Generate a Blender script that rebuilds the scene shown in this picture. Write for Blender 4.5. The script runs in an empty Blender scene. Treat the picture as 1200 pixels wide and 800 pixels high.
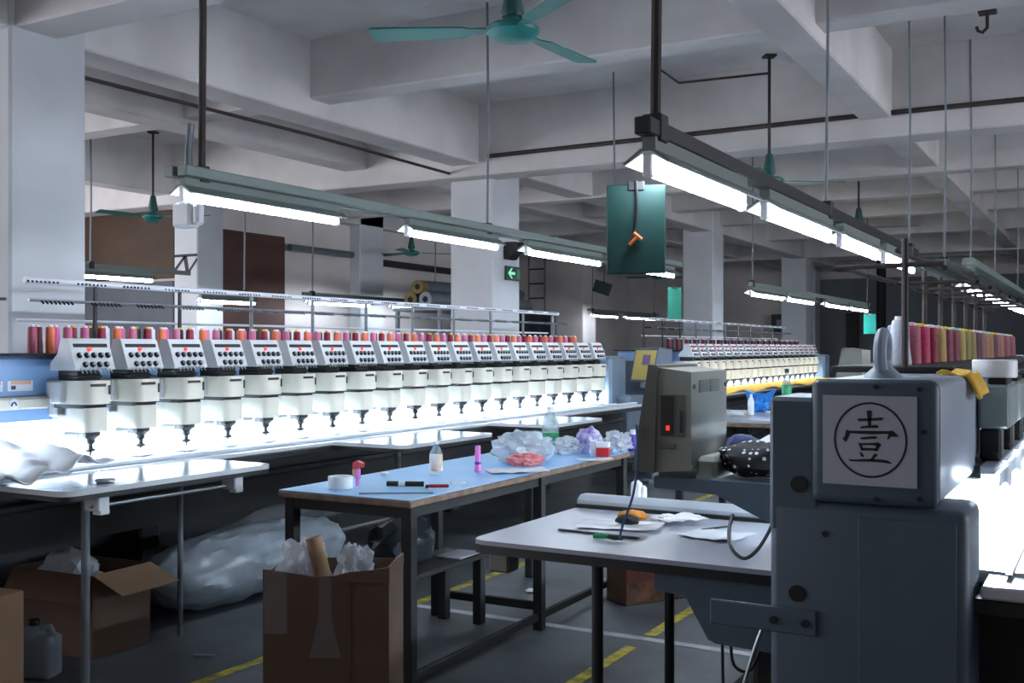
import bpy, bmesh, math, random
from mathutils import Vector, Matrix, noise, Euler
random.seed(7)
sc = bpy.context.scene
R = math.radians
# ------------------------------------------------------------------ camera, light, exposure
TH, F, HY, H = R(29.62), 1240.0, 407.0, 1.45
cam = bpy.data.objects.new('camera', bpy.data.cameras.new('camera'))
sc.collection.objects.link(cam)
cam.location = (0, 0, H)
cam.rotation_euler = (R(90), 0, TH)
cam.data.sensor_width = 36.0
cam.data.lens = F * 36.0 / 1200.0
cam.data.shift_y = (HY - 400.0) / 1200.0
cam.data.clip_end = 200
sc.camera = cam

EXPOSURE = 0.5
TUBE, LED = 42.0, 200.0
sc.view_settings.view_transform = 'Standard'
sc.view_settings.look = 'None'
sc.view_settings.gamma = 1.0
sc.view_settings.use_curve_mapping = False
sc.view_settings.exposure = EXPOSURE
w = bpy.data.worlds.new('daylight'); sc.world = w; w.use_nodes = True
w.node_tree.nodes['Background'].inputs['Color'].default_value = (0.55, 0.72, 1.0, 1)
w.node_tree.nodes['Background'].inputs['Strength'].default_value = 1.0


def window_light(name, loc, rot, sx, sy, energy, col):
    l = bpy.data.lights.new(name, 'AREA'); l.shape = 'RECTANGLE'; l.size = sx; l.size_y = sy
    l.energy = energy; l.color = col
    o = bpy.data.objects.new(name, l); sc.collection.objects.link(o)
    o.location = loc; o.rotation_euler = rot


# daylight from the unseen left windows; front and right lights are added fill
window_light('window_daylight_left', (-12.85, 2.6, 2.2), (0, R(-90), 0), 2.0, 10.4, 260, (1.0, 0.95, 0.95))
window_light('window_daylight_front', (-10.0, -2.85, 2.3), (R(90), 0, 0), 5.2, 1.8, 110, (0.92, 0.94, 1.0))
window_light('window_daylight_right', (7.85, 7.5, 2.3), (0, R(90), 0), 1.8, 9.0, 300, (0.92, 0.93, 1.0))

# ------------------------------------------------------------------ helpers
def srgb(h):
    h = h.lstrip('#'); out = []
    for i in (0, 2, 4):
        c = int(h[i:i + 2], 16) / 255
        out.append(c / 12.92 if c <= .04045 else ((c + .055) / 1.055) ** 2.4)
    return (*out, 1)


MATS = {}
def coat(m, r=.04):
    b = m.node_tree.nodes['Principled BSDF']; b.inputs['Coat Weight'].default_value = 1.0; b.inputs['Coat Roughness'].default_value = r


def mat(name, col, rough=.6, metal=0., nscale=0., namt=.15, bump=0., emit=0., ecol=None, trans=0., alpha=1., ior=1.45, spec=.5, col2=None, aniso=None):
    m = bpy.data.materials.new(name); m.use_nodes = True
    nt = m.node_tree; b = nt.nodes['Principled BSDF']
    c = srgb(col)
    b.inputs['Base Color'].default_value = c
    b.inputs['Roughness'].default_value = rough
    b.inputs['Metallic'].default_value = metal
    b.inputs['Specular IOR Level'].default_value = spec
    if trans: b.inputs['Transmission Weight'].default_value = trans; b.inputs['IOR'].default_value = ior
    if alpha < 1: b.inputs['Alpha'].default_value = alpha
    if emit:
        b.inputs['Emission Color'].default_value = srgb(ecol or col)
        b.inputs['Emission Strength'].default_value = emit
    if nscale:
        tc = nt.nodes.new('ShaderNodeTexCoord'); n = nt.nodes.new('ShaderNodeTexNoise')
        n.inputs['Scale'].default_value = nscale; n.inputs['Detail'].default_value = 6
        mp = nt.nodes.new('ShaderNodeMapping')
        if aniso: mp.inputs['Scale'].default_value = aniso
        nt.links.new(tc.outputs['Object'], mp.inputs['Vector']); nt.links.new(mp.outputs['Vector'], n.inputs['Vector'])
        r = nt.nodes.new('ShaderNodeValToRGB')
        k = 1 - namt
        r.color_ramp.elements[0].color = srgb(col2) if col2 else (c[0] * k, c[1] * k, c[2] * k, 1)
        r.color_ramp.elements[1].color = c
        r.color_ramp.elements[0].position = .35; r.color_ramp.elements[1].position = .62
        nt.links.new(n.outputs['Fac'], r.inputs['Fac']); nt.links.new(r.outputs['Color'], b.inputs['Base Color'])
        if bump:
            bp = nt.nodes.new('ShaderNodeBump'); bp.inputs['Strength'].default_value = bump; bp.inputs['Distance'].default_value = .01
            nt.links.new(n.outputs['Fac'], bp.inputs['Height']); nt.links.new(bp.outputs['Normal'], b.inputs['Normal'])
    MATS[name] = m
    return m


mat('plaster', 'DEDBDA', .85, nscale=1.3, namt=.22, bump=.15)
mat('column_paint', 'D4D8DC', .7, nscale=1.1, namt=.16, bump=.12)
mat('wall_paint', 'E2DAD6', .85, nscale=.8, namt=.18, bump=.1)
mat('dark_wall', '74787E', .85, nscale=.6, namt=.2)
mat('floor_concrete', '50555A', .5, nscale=2.3, namt=.55, bump=.25)
mat('yellow_paint', 'B9A52A', .6, nscale=16, namt=.5, col2='6E6838')
mat('white_paint', 'A9ADB0', .6, nscale=9, namt=.3)
mat('brown_board', '4E3826', .7, nscale=1.4, namt=.3, aniso=(1, 1, 3))
mat('brown_board_dark', '5A3A33', .7, nscale=1.2, namt=.3, aniso=(1, 1, 3))
mat('grey_board', '5A6068', .7, nscale=2, namt=.2)
mat('cream', 'DAD6C8', .42, nscale=3, namt=.06)
mat('head_grey', '7E8A88', .45, nscale=4, namt=.1)
mat('cream_grey', 'B8BBBE', .42, nscale=4, namt=.08)
mat('machine_blue', '7FA2CE', .38, nscale=1.5, namt=.1)
mat('machine_blue_dark', '5C6C7C', .5, nscale=1.5, namt=.15)
mat('machine_grey', '4C5D6B', .48, nscale=2.2, namt=.16, bump=.03)
mat('machine_grey_light', '8C99A8', .42, nscale=2.2, namt=.12)
mat('console_grey', '787970', .55, nscale=5, namt=.08)
mat('console_dark', '504F4A', .55, nscale=5, namt=.08)
mat('black', '111214', .5)
mat('soft_black', '131518', .75, nscale=6, namt=.3)
mat('apron_black', '1A1D20', .6, nscale=3, namt=.3)
mat('table_white', 'E4E8EC', .22, nscale=2, namt=.05)
coat(MATS['table_white'], .12)
mat('laminate', 'A4A8B4', .28, nscale=1.5, namt=.08)
mat('blue_top', '7AB8F0', .3, nscale=1.6, namt=.16, col2='98CAF2')
mat('wood_edge', '7A6250', .7, nscale=14, namt=.45, bump=.2)
mat('steel_dark', '2A2D30', .45, metal=.3, nscale=5, namt=.25)
mat('steel', '9AA2A8', .35, metal=.8, nscale=5, namt=.15)
mat('steel_pole', '7C858C', .5, metal=.4, nscale=6, namt=.2)
mat('alu', 'C8D2DC', .35, metal=.4, nscale=5, namt=.08)
mat('rail_green', '7A8682', .5, nscale=2, namt=.25, aniso=(1, .1, 1))
mat('rust_rod', '3A3230', .75, nscale=8, namt=.35)
mat('white_tube', 'E2E6F0', .35)
mat('reflector', 'E8ECEC', .4)
mat('lamp_tube', 'FFFFFF', .4, emit=TUBE, ecol='E4F0FF')
mat('led', 'FFFFFF', .4, emit=LED, ecol='DDEFFF')
mat('red_light', 'FF3020', .4, emit=.7, ecol='FF3A2A')
mat('teal', '17746E', .4, nscale=4, namt=.2)
mat('teal_dark', '14504E', .5, nscale=4, namt=.2)
mat('board_green', '083A36', .5, nscale=2, namt=.12)
mat('board_teal', '24B8A4', .5, nscale=3, namt=.12)
mat('board_teal_dark', '106A58', .5, nscale=3, namt=.12)
mat('orange', 'C8672B', .6)
mat('cardboard', '5C4536', .8, nscale=3, namt=.2, bump=.05)
mat('cardboard_dark', '6B4E3C', .8, nscale=3, namt=.25, bump=.05)
mat('cardboard_light', '94755A', .8, nscale=4, namt=.14)
mat('red_print', '7C2E28', .7, nscale=9, namt=.4, col2='5A3028')
mat('brown_print', '7A5238', .7, nscale=13, namt=.5, col2='452C20')
mat('film', 'E4EAF2', .14, trans=.2, ior=1.3, alpha=.62, nscale=9, namt=.1, bump=.6)
mat('film_thin', 'C8D0D8', .12, trans=.2, ior=1.2, alpha=.14)
mat('film_dark', '3A4046', .2, alpha=.8, nscale=6, namt=.3, bump=.5)
mat('bag_white', '9AA4AE', .28, nscale=5, namt=.25, bump=.6)
mat('fabric_white', 'E4E8EE', .85, nscale=4, namt=.06, bump=.1)
mat('fabric_yellow', 'E0B040', .85, nscale=6, namt=.15)
mat('fabric_orange', 'D08A3A', .85, nscale=10, namt=.25)
mat('paper', 'D8DAE0', .8)
mat('paper_sign', 'AEB3C0', .7, nscale=3, namt=.06)
mat('ink', '0C0D10', .6)
mat('blue_bag', '1E86E0', .35, nscale=6, namt=.25, bump=.3)
mat('violet_bag', 'E0DEF2', .3, nscale=9, namt=.35, bump=.3, col2='9080C8', alpha=.85)
mat('clear_bag', 'E4EEF6', .2, trans=.2, ior=1.15, alpha=.7, nscale=8, namt=.2, bump=.5)
mat('pink_bits', 'E59A9A', .6, nscale=26, namt=.4, col2='C85858')
mat('clear_plastic', 'E4F4F6', .1, trans=.6, ior=1.2, alpha=.5)
mat('green_label', '2AA870', .4, nscale=16, namt=.5)
mat('orange_label', 'DDA878', .5, nscale=12, namt=.5, col2='F0F0F0')
mat('pink_plastic', 'DD7CC8', .4)
mat('purple_plastic', '4430A0', .4)
mat('red_plastic', 'C02830', .4)
mat('red_dark', '8A1C22', .45)
mat('white_plastic', 'E6EAEE', .35)
mat('blue_cable', '2A4E78', .5)
mat('green_plastic', '1F8A5E', .4)
mat('yellow_plate', 'D8C468', .5)
mat('violet_screen', '8A6A9C', .3)
mat('exit_green', '0E3A2C', .4)
mat('exit_arrow', '8CE8B0', .4, emit=.5)
mat('sticker', 'D8E0EA', .5)
mat('sticker_orange', 'D89A70', .5)
mat('navy', '1A2A5A', .7)
mat('jug', '8C9AA4', .3, trans=.3, alpha=.85)
mat('dark_fabric', '141519', .9, nscale=8, namt=.3)
mat('yellow_roll', '8A7440', .7, nscale=6, namt=.3)
m = mat('polka', '0C0D10', .8)
nt = m.node_tree; tc = nt.nodes.new('ShaderNodeTexCoord'); vo = nt.nodes.new('ShaderNodeTexVoronoi'); vo.inputs['Scale'].default_value = 42; vo.inputs['Randomness'].default_value = .35
cr = nt.nodes.new('ShaderNodeValToRGB'); cr.color_ramp.interpolation = 'CONSTANT'
cr.color_ramp.elements[0].color = (.7, .7, .72, 1); cr.color_ramp.elements[1].color = (.006, .006, .008, 1); cr.color_ramp.elements[1].position = .27
nt.links.new(tc.outputs['Object'], vo.inputs['Vector']); nt.links.new(vo.outputs['Distance'], cr.inputs['Fac']); nt.links.new(cr.outputs['Color'], nt.nodes['Principled BSDF'].inputs['Base Color'])

THREAD = {'orange': 'E07850', 'rose pink': 'C87094', 'magenta pink': 'D860A4', 'crimson': '8C1838', 'black': '121014', 'white': 'DCE0EE',
          'dark red': '5E1428', 'magenta': 'B8285C', 'gold': 'B49A58', 'olive': '8A8048', 'wine': '7E2E48', 'plum': '54243E', 'mauve': '8A5A62',
          'tan': '9C7250', 'silver': 'C2C8D8', 'lilac grey': '8E8CA4', 'dusty pink': 'A8586C'}
for k, v in THREAD.items():
    mt = mat('thread ' + k, v, .45)
    nt = mt.node_tree; tc = nt.nodes.new('ShaderNodeTexCoord'); wv = nt.nodes.new('ShaderNodeTexWave'); wv.bands_direction = 'Z'
    wv.inputs['Scale'].default_value = 60; wv.inputs['Distortion'].default_value = 1.5
    bp = nt.nodes.new('ShaderNodeBump'); bp.inputs['Strength'].default_value = .35; bp.inputs['Distance'].default_value = .004
    nt.links.new(tc.outputs['Object'], wv.inputs['Vector']); nt.links.new(wv.outputs['Fac'], bp.inputs['Height']); nt.links.new(bp.outputs['Normal'], nt.nodes['Principled BSDF'].inputs['Normal'])
for k, v in {'cap yellow': 'D8C030', 'cap mint': '9AD8B8', 'cap lilac': 'D0B8D8', 'cap white': 'E4E4EA'}.items(): mat(k, v, .5)


class MB:
    """Collects shapes; build() links them as ONE mesh object."""
    def __init__(s, origin=(0, 0, 0)):
        s.bm = bmesh.new(); s.o = Vector(origin); s.mi = 0

    def _add(s, verts, faces, M=None):
        vs = [s.bm.verts.new(((M @ Vector(v)) if M else Vector(v)) - s.o) for v in verts]
        for f in faces:
            try:
                fc = s.bm.faces.new([vs[i] for i in f]); fc.material_index = s.mi
            except ValueError: pass
        return s

    def box(s, x0, x1, y0, y1, z0, z1, bev=0., M=None, seg=1):
        V = [(x0, y0, z0), (x1, y0, z0), (x1, y1, z0), (x0, y1, z0), (x0, y0, z1), (x1, y0, z1), (x1, y1, z1), (x0, y1, z1)]
        Fc = [(0, 3, 2, 1), (4, 5, 6, 7), (0, 1, 5, 4), (1, 2, 6, 5), (2, 3, 7, 6), (3, 0, 4, 7)]
        if not bev: return s._add(V, Fc, M)
        b = bmesh.new(); vs = [b.verts.new(v) for v in V]
        for f in Fc: b.faces.new([vs[i] for i in f])
        bmesh.ops.bevel(b, geom=list(b.edges), offset=bev, segments=seg, profile=.5, affect='EDGES')
        b.verts.index_update()
        s._add([v.co.copy() for v in b.verts], [[v.index for v in f.verts] for f in b.faces], M); b.free(); return s

    def cyl(s, p0, p1, r0, r1=None, n=12, cap=True):
        r1 = r0 if r1 is None else r1
        p0, p1 = Vector(p0), Vector(p1); d = (p1 - p0).normalized()
        a = d.orthogonal().normalized(); b = d.cross(a)
        V = []
        for p, r in ((p0, r0), (p1, r1)):
            for i in range(n):
                t = 2 * math.pi * i / n; V.append(p + a * math.cos(t) * r + b * math.sin(t) * r)
        Fc = [(i, (i + 1) % n, n + (i + 1) % n, n + i) for i in range(n)]
        if cap: Fc += [tuple(reversed(range(n))), tuple(range(n, 2 * n))]
        return s._add(V, Fc)

    def tube(s, pts, r, n=8, smooth=0):
        pts = [Vector(p) for p in pts]; V = []; Fc = []
        if smooth:
            P = [pts[0]] + pts + [pts[-1]]; q = []
            for k in range(1, len(P) - 2):
                for i in range(smooth):
                    t = i / smooth; a, b_, c, d = P[k - 1:k + 3]
                    q.append(.5 * (2 * b_ + (c - a) * t + (2 * a - 5 * b_ + 4 * c - d) * t * t + (3 * b_ - a - 3 * c + d) * t ** 3))
            pts = q + [pts[-1]]
        up = None
        for k, p in enumerate(pts):
            d = (pts[min(k + 1, len(pts) - 1)] - pts[max(k - 1, 0)]).normalized()
            a = d.orthogonal().normalized() if up is None else (up - d * up.dot(d)).normalized()
            up = a; b = d.cross(a); rr = r[k] if isinstance(r, (list, tuple)) else r
            for i in range(n):
                t = 2 * math.pi * i / n; V.append(p + a * math.cos(t) * rr + b * math.sin(t) * rr)
        for k in range(len(pts) - 1):
            for i in range(n): Fc.append((k * n + i, k * n + (i + 1) % n, (k + 1) * n + (i + 1) % n, (k + 1) * n + i))
        Fc += [tuple(reversed(range(n))), tuple(range((len(pts) - 1) * n, len(pts) * n))]
        return s._add(V, Fc)

    def lathe(s, prof, c=(0, 0, 0), n=16, M=None):
        V = []; Fc = []
        for r, z in prof:
            for i in range(n):
                t = 2 * math.pi * i / n; V.append((c[0] + r * math.cos(t), c[1] + r * math.sin(t), c[2] + z))
        for k in range(len(prof) - 1):
            for i in range(n): Fc.append((k * n + i, k * n + (i + 1) % n, (k + 1) * n + (i + 1) % n, (k + 1) * n + i))
        Fc += [tuple(reversed(range(n))), tuple(range((len(prof) - 1) * n, len(prof) * n))]
        return s._add(V, Fc, M)

    def prism(s, poly, axis, a0, a1, M=None):
        """poly: 2D outline; axis 'x' -> (y,z), 'y' -> (x,z), 'z' -> (x,y)"""
        def P(u, v, t): return {'x': (t, u, v), 'y': (u, t, v), 'z': (u, v, t)}[axis]
        n = len(poly)
        V = [P(u, v, a0) for u, v in poly] + [P(u, v, a1) for u, v in poly]
        Fc = [(i, (i + 1) % n, n + (i + 1) % n, n + i) for i in range(n)] + [tuple(reversed(range(n))), tuple(range(n, 2 * n))]
        return s._add(V, Fc, M)

    def blob(s, c, size, amp=.2, freq=3., sub=3, flat=None, seed=0.):
        b = bmesh.new(); bmesh.ops.create_icosphere(b, subdivisions=sub, radius=1)
        b.verts.index_update(); V = []
        for v in b.verts:
            k = 1 + amp * (noise.noise(v.co * freq + Vector((seed, seed * 1.7, 0))) + .5 * noise.noise(v.co * freq * 2.3 + Vector((0, seed, 3))))
            p = Vector((v.co.x * size[0] * k, v.co.y * size[1] * k, v.co.z * size[2] * k))
            if flat is not None and p.z < -size[2] * flat: p.z = -size[2] * flat
            V.append(p + Vector(c))
        s._add(V, [[v.index for v in f.verts] for f in b.faces]); b.free(); return s

    def sheet(s, P, nx, ny, th=.0):
        V = [P(i / nx, j / ny) for j in range(ny + 1) for i in range(nx + 1)]
        q = nx + 1
        return s._add(V, [(j * q + i, j * q + i + 1, (j + 1) * q + i + 1, (j + 1) * q + i) for j in range(ny) for i in range(nx)])

    def build(s, name, m, parent=None, smooth=None, solid=0., kind=None, label=None):
        bmesh.ops.recalc_face_normals(s.bm, faces=s.bm.faces)
        me = bpy.data.meshes.new(name); s.bm.to_mesh(me); s.bm.free()
        for x in (m if isinstance(m, (list, tuple)) else [m]): me.materials.append(MATS[x])
        if smooth is None or smooth:
            me.polygons.foreach_set('use_smooth', [True] * len(me.polygons)); me.set_sharp_from_angle(angle=R(smooth or 35))
        o = bpy.data.objects.new(name, me); sc.collection.objects.link(o)
        if parent: o.parent = parent
        if solid:
            md = o.modifiers.new('thickness', 'SOLIDIFY'); md.thickness = solid
        if kind: o['kind'] = kind
        if label: o['label'] = label
        return o


def tag(o, label, cat, group=None):
    o['label'] = label; o['category'] = cat
    if group: o['group'] = group
    return o


def thing(name, label, cat, loc=(0, 0, 0), rz=0., group=None):
    o = bpy.data.objects.new(name, None); o.empty_display_size = .1; sc.collection.objects.link(o)
    o.location = loc; o.rotation_euler = (0, 0, rz)
    return tag(o, label, cat, group)


def copy_tree(o, parent=None, loc=None):
    c = o.copy(); sc.collection.objects.link(c)
    if parent: c.parent = parent
    if loc is not None: c.location = loc
    for ch in list(o.children): copy_tree(ch, c)
    return c


def at_z(px, py, z):
    d = (H - z) * F / (py - HY); r = (px - 600) / F * d
    return Vector((r * math.cos(TH) - d * math.sin(TH), r * math.sin(TH) + d * math.cos(TH), z))


def on_x(px, X):
    return -X / math.tan(TH - math.atan((px - 600) / F))


ORD = ['first', 'second', 'third', 'fourth', 'fifth', 'sixth', 'seventh', 'eighth', 'ninth', 'tenth', 'eleventh', 'twelfth', 'thirteenth', 'fourteenth', 'fifteenth',
       'sixteenth', 'seventeenth', 'eighteenth', 'nineteenth', 'twentieth']


def struct(name, m, fn, **k):
    b = MB(); fn(b); o = b.build(name, m, **k); o['kind'] = 'structure'; return o


# ------------------------------------------------------------------ room shell
SLAB, BB, BS = 3.92, 3.32, 3.45          # slab soffit, main beam soffit, secondary beam soffit
struct('floor', 'floor_concrete', lambda b: b.box(-13.2, 8.2, -3.2, 27.2, -.1, 0))
struct('ceiling', 'plaster', lambda b: b.box(-13.2, 8.2, -3.2, 27.2, SLAB, SLAB + .15))


def open_wall(name, axis, c0, c1, a0, a1, wins, m='wall_paint', z1=SLAB):
    """a wall slab along an axis with window openings wins=[(a,b,z0,z1)]"""
    b = MB()
    def bx(p, q, za, zb):
        if q - p < .01 or zb - za < .01: return
        if axis == 'y': b.box(c0, c1, p, q, za, zb)
        else: b.box(p, q, c0, c1, za, zb)
    cur = a0
    for (p, q, za, zb) in wins:
        bx(cur, p, 0, z1); bx(p, q, 0, za); bx(p, q, zb, z1); cur = q
    bx(cur, a1, 0, z1)
    o = b.build(name, m); o['kind'] = 'structure'; return o


open_wall('wall_left', 'y', -13.2, -13.0, -3.2, 9.68, [(-2.8, 8.0, 1.1, 3.3)])
open_wall('wall_left_return', 'x', 9.68, 9.9, -13.2, -10.35, [])
open_wall('wall_left_middle', 'y', -10.4, -10.2, 10.0, 16.8, [])
open_wall('wall_left_jog', 'x', 16.8, 17.0, -11.8, -10.2, [])
open_wall('wall_left_far', 'y', -11.8, -11.6, 17.0, 27.2, [])
open_wall('wall_back', 'x', 27.0, 27.2, -11.8, 8.2, [])
struct('wall_back_panel', 'dark_wall', lambda b: b.box(-6.4, 8.0, 26.9, 27.0, 0, 3.15))
open_wall('wall_right', 'y', 8.0, 8.2, -3.2, 27.2, [(3.0, 12.0, 1.4, 3.2)])
open_wall('wall_front', 'x', -3.2, -3.0, -13.2, 8.2, [(-12.7, -7.3, 1.4, 3.2)])
for n, (kind, a, b_, c) in enumerate([('y', -2.8, 8.0, -13.1), ('y', 3.0, 12.0, 8.1), ('x', -12.7, -7.3, -3.1)]):  # front and right windows are unseen, set where fill light was wanted
    b = MB(); z0, z1 = ((1.1, 3.3), (1.4, 3.2), (1.4, 3.2))[n]
    k = 5
    for i in range(k + 1):
        p = a + (b_ - a) * i / k
        if kind == 'y': b.box(c - .03, c + .03, p - .03, p + .03, z0, z1)
        else: b.box(p - .03, p + .03, c - .03, c + .03, z0, z1)
    for z in (z0, z1):
        if kind == 'y': b.box(c - .03, c + .03, a, b_, z - .03, z + .03)
        else: b.box(a, b_, c - .03, c + .03, z - .03, z + .03)
    o = b.build('window_%d' % (n + 1), 'steel_pole'); o['kind'] = 'structure'

# beams: main rows on the column lines, secondary rows between
COLY = [(3.92, 4.45), (9.44, 10.02), (16.4, 16.92), (22.3, 22.9)]
def beam(x0, x1, y0, y1, z): struct('ceiling_beam', 'plaster', lambda b: b.box(x0, x1, y0, y1, z, SLAB + .02, .012))
XB = [(-5.95, -5.62, BB), (-1.86, -1.6, BB + .04), (-10.3, -10.0, BB), (2.0, 2.35, BB), (-7.35, -7.05, BB + .06)]
for x0, x1, z in XB: beam(x0, x1, -3, 27, z)
for y0, y1, z in [(3.95, 4.25, BB + .01), (9.2, 9.55, 3.2), (14.6, 14.9, BB + .12), (16.75, 17.0, BS), (22.4, 22.7, BB + .01),
                  (6.6, 6.85, BS), (11.9, 12.15, 3.3), (19.6, 19.85, BS), (1.3, 1.55, BS), (25, 25.3, BS)]:
    beam(-12.9, 8, y0, y1, z)
for y0, y1 in COLY:
    struct('column', 'column_paint', lambda b: b.box(-6.12, -5.6, y0, y1, 0, SLAB, .015))
struct('column', 'column_paint', lambda b: b.box(-10.42, -10.0, 9.6, 10.05, 0, SLAB, .015))
struct('column', 'column_paint', lambda b: b.box(-10.45, -10.0, 12.9, 13.5, 0, SLAB, .015))
struct('column', 'wall_paint', lambda b: b.box(-11.6, -10.0, 20.7, 21.35, 0, SLAB, .015))
struct('column', 'column_paint', lambda b: b.box(-7.0, -6.4, 26.4, 27, 0, SLAB, .015))
# door, dark opening in the far wall
o = struct('door_1', 'black', lambda b: b.box(-5.75, -5.45, 26.83, 26.9, 0, 2.3, .01))
MB().cyl((-5.5, 26.82, 1.05), (-5.5, 26.78, 1.05), .03).build('door_handle', 'steel', o)
# painted floor lines
for x in (-3.44, -2.03):
    for ya, yb in ([(-1, 12.0)] if x < -3 else [(-1, 3.9), (3.93, 4.74), (4.97, 5.9), (5.94, 12)]):
        b = MB(); b.box(x - .03, x + .03, ya, yb, 0, .002)
        o = b.build('floor_marking', 'yellow_paint'); o['kind'] = 'structure'
b = MB(); b.box(-3.6, 1.5, 4.87, 4.93, 0, .003); o = b.build('floor_marking', 'white_paint'); o['kind'] = 'structure'
# brown plywood sheets over the openings of the left walls
b = MB(); b.box(-12.4, -10.43, 9.61, 9.675, 2.34, 3.32, .006); tag(b.build('plywood_sheet', 'brown_board'), 'wide ochre brown plywood sheet covering the wall opening left of the lettered column', 'board')
b = MB(); b.box(-12.4, -10.43, 9.59, 9.675, .3, 2.3, .006); tag(b.build('grey_sheet', 'grey_board'), 'dark blue-grey sheet below the ochre plywood, behind the thread rails', 'board')
b = MB(); b.box(-10.18, -10.12, 10.07, 11.35, .9, 3.0, .006); tag(b.build('plywood_sheet', 'brown_board_dark'), 'dark red-brown plywood sheet right of the lettered column', 'board')
# black lettering on the column
def flat_strokes(name, polys, fn, m, parent=None):
    b = MB()
    for pl in polys: b._add([fn(u, v) for u, v in pl], [tuple(range(len(pl)))])
    return b.build(name, m, parent, smooth=False)
wl = [[(0, .0), (1, 0), (1, .14), (0, .14)], [(.05, .95), (.0, .8), (.42, .1), (.52, .14)], [(.40, .1), (.56, .1), (.66, 1.0), (.52, 1.0)], [(.56, 1.0), (.66, 1.0), (1.0, .35), (.97, .2)]]
lt = flat_strokes('column_lettering', wl, lambda u, v: (-10.42 + .42 * u, 9.597, 2.63 - .24 * v), 'ink')
tag(lt, 'black painted W-like letter under a bar on the white column between the plywood sheets', 'lettering')

# conduits and pipes
def pipe(label, pts, r, m='rust_rod', name='pipe', cat='pipe'):
    return tag(MB().tube(pts, r, 8, 4 if cat == 'cable' else 0).build(name, m), label, cat)
pipe('long rusty conduit under the cross beam at the middle column', [(-5.5, 9.17, 3.38), (-2, 9.17, 3.395), (1.5, 9.17, 3.38), (6, 9.17, 3.40)], .022)
pipe('thin dark conduit along the beam between the near and the middle columns', [(-5.98, 4.45, 3.25), (-5.98, 7, 3.27), (-5.98, 9.2, 3.25), (-5.7, 9.35, 3.3)], .015, 'rust_rod')
pipe('thick pale pipe along the left wall beyond the dark plywood', [(-10.08, 11.4, 2.86), (-10.08, 12.8, 2.86)], .05, 'steel_pole')
pipe('brown pipe on brackets along the left wall behind the small fan', [(-10.14, 13.55, 2.8), (-10.14, 16.6, 2.78)], .055)
pipe('dark square duct rising in front of the far grey wall', [(-4.4, 24, 0), (-4.4, 24, 3.4)], .1, 'soft_black')

# ------------------------------------------------------------------ left embroidery machine (prototype), needle line at local x = 0
def rounded(x0, x1, hw, r=.03, n=5):
    p = [(x0, -hw), (x1 - r, -hw)]
    for i in range(1, n + 1): t = math.pi / 2 * i / n; p.append((x1 - r + r * math.sin(t), -hw + r - r * math.cos(t)))
    for i in range(1, n + 1): t = math.pi / 2 * i / n; p.append((x1 - r + r * math.cos(t), hw - r + r * math.sin(t)))
    p.append((x0, hw)); return p


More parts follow.
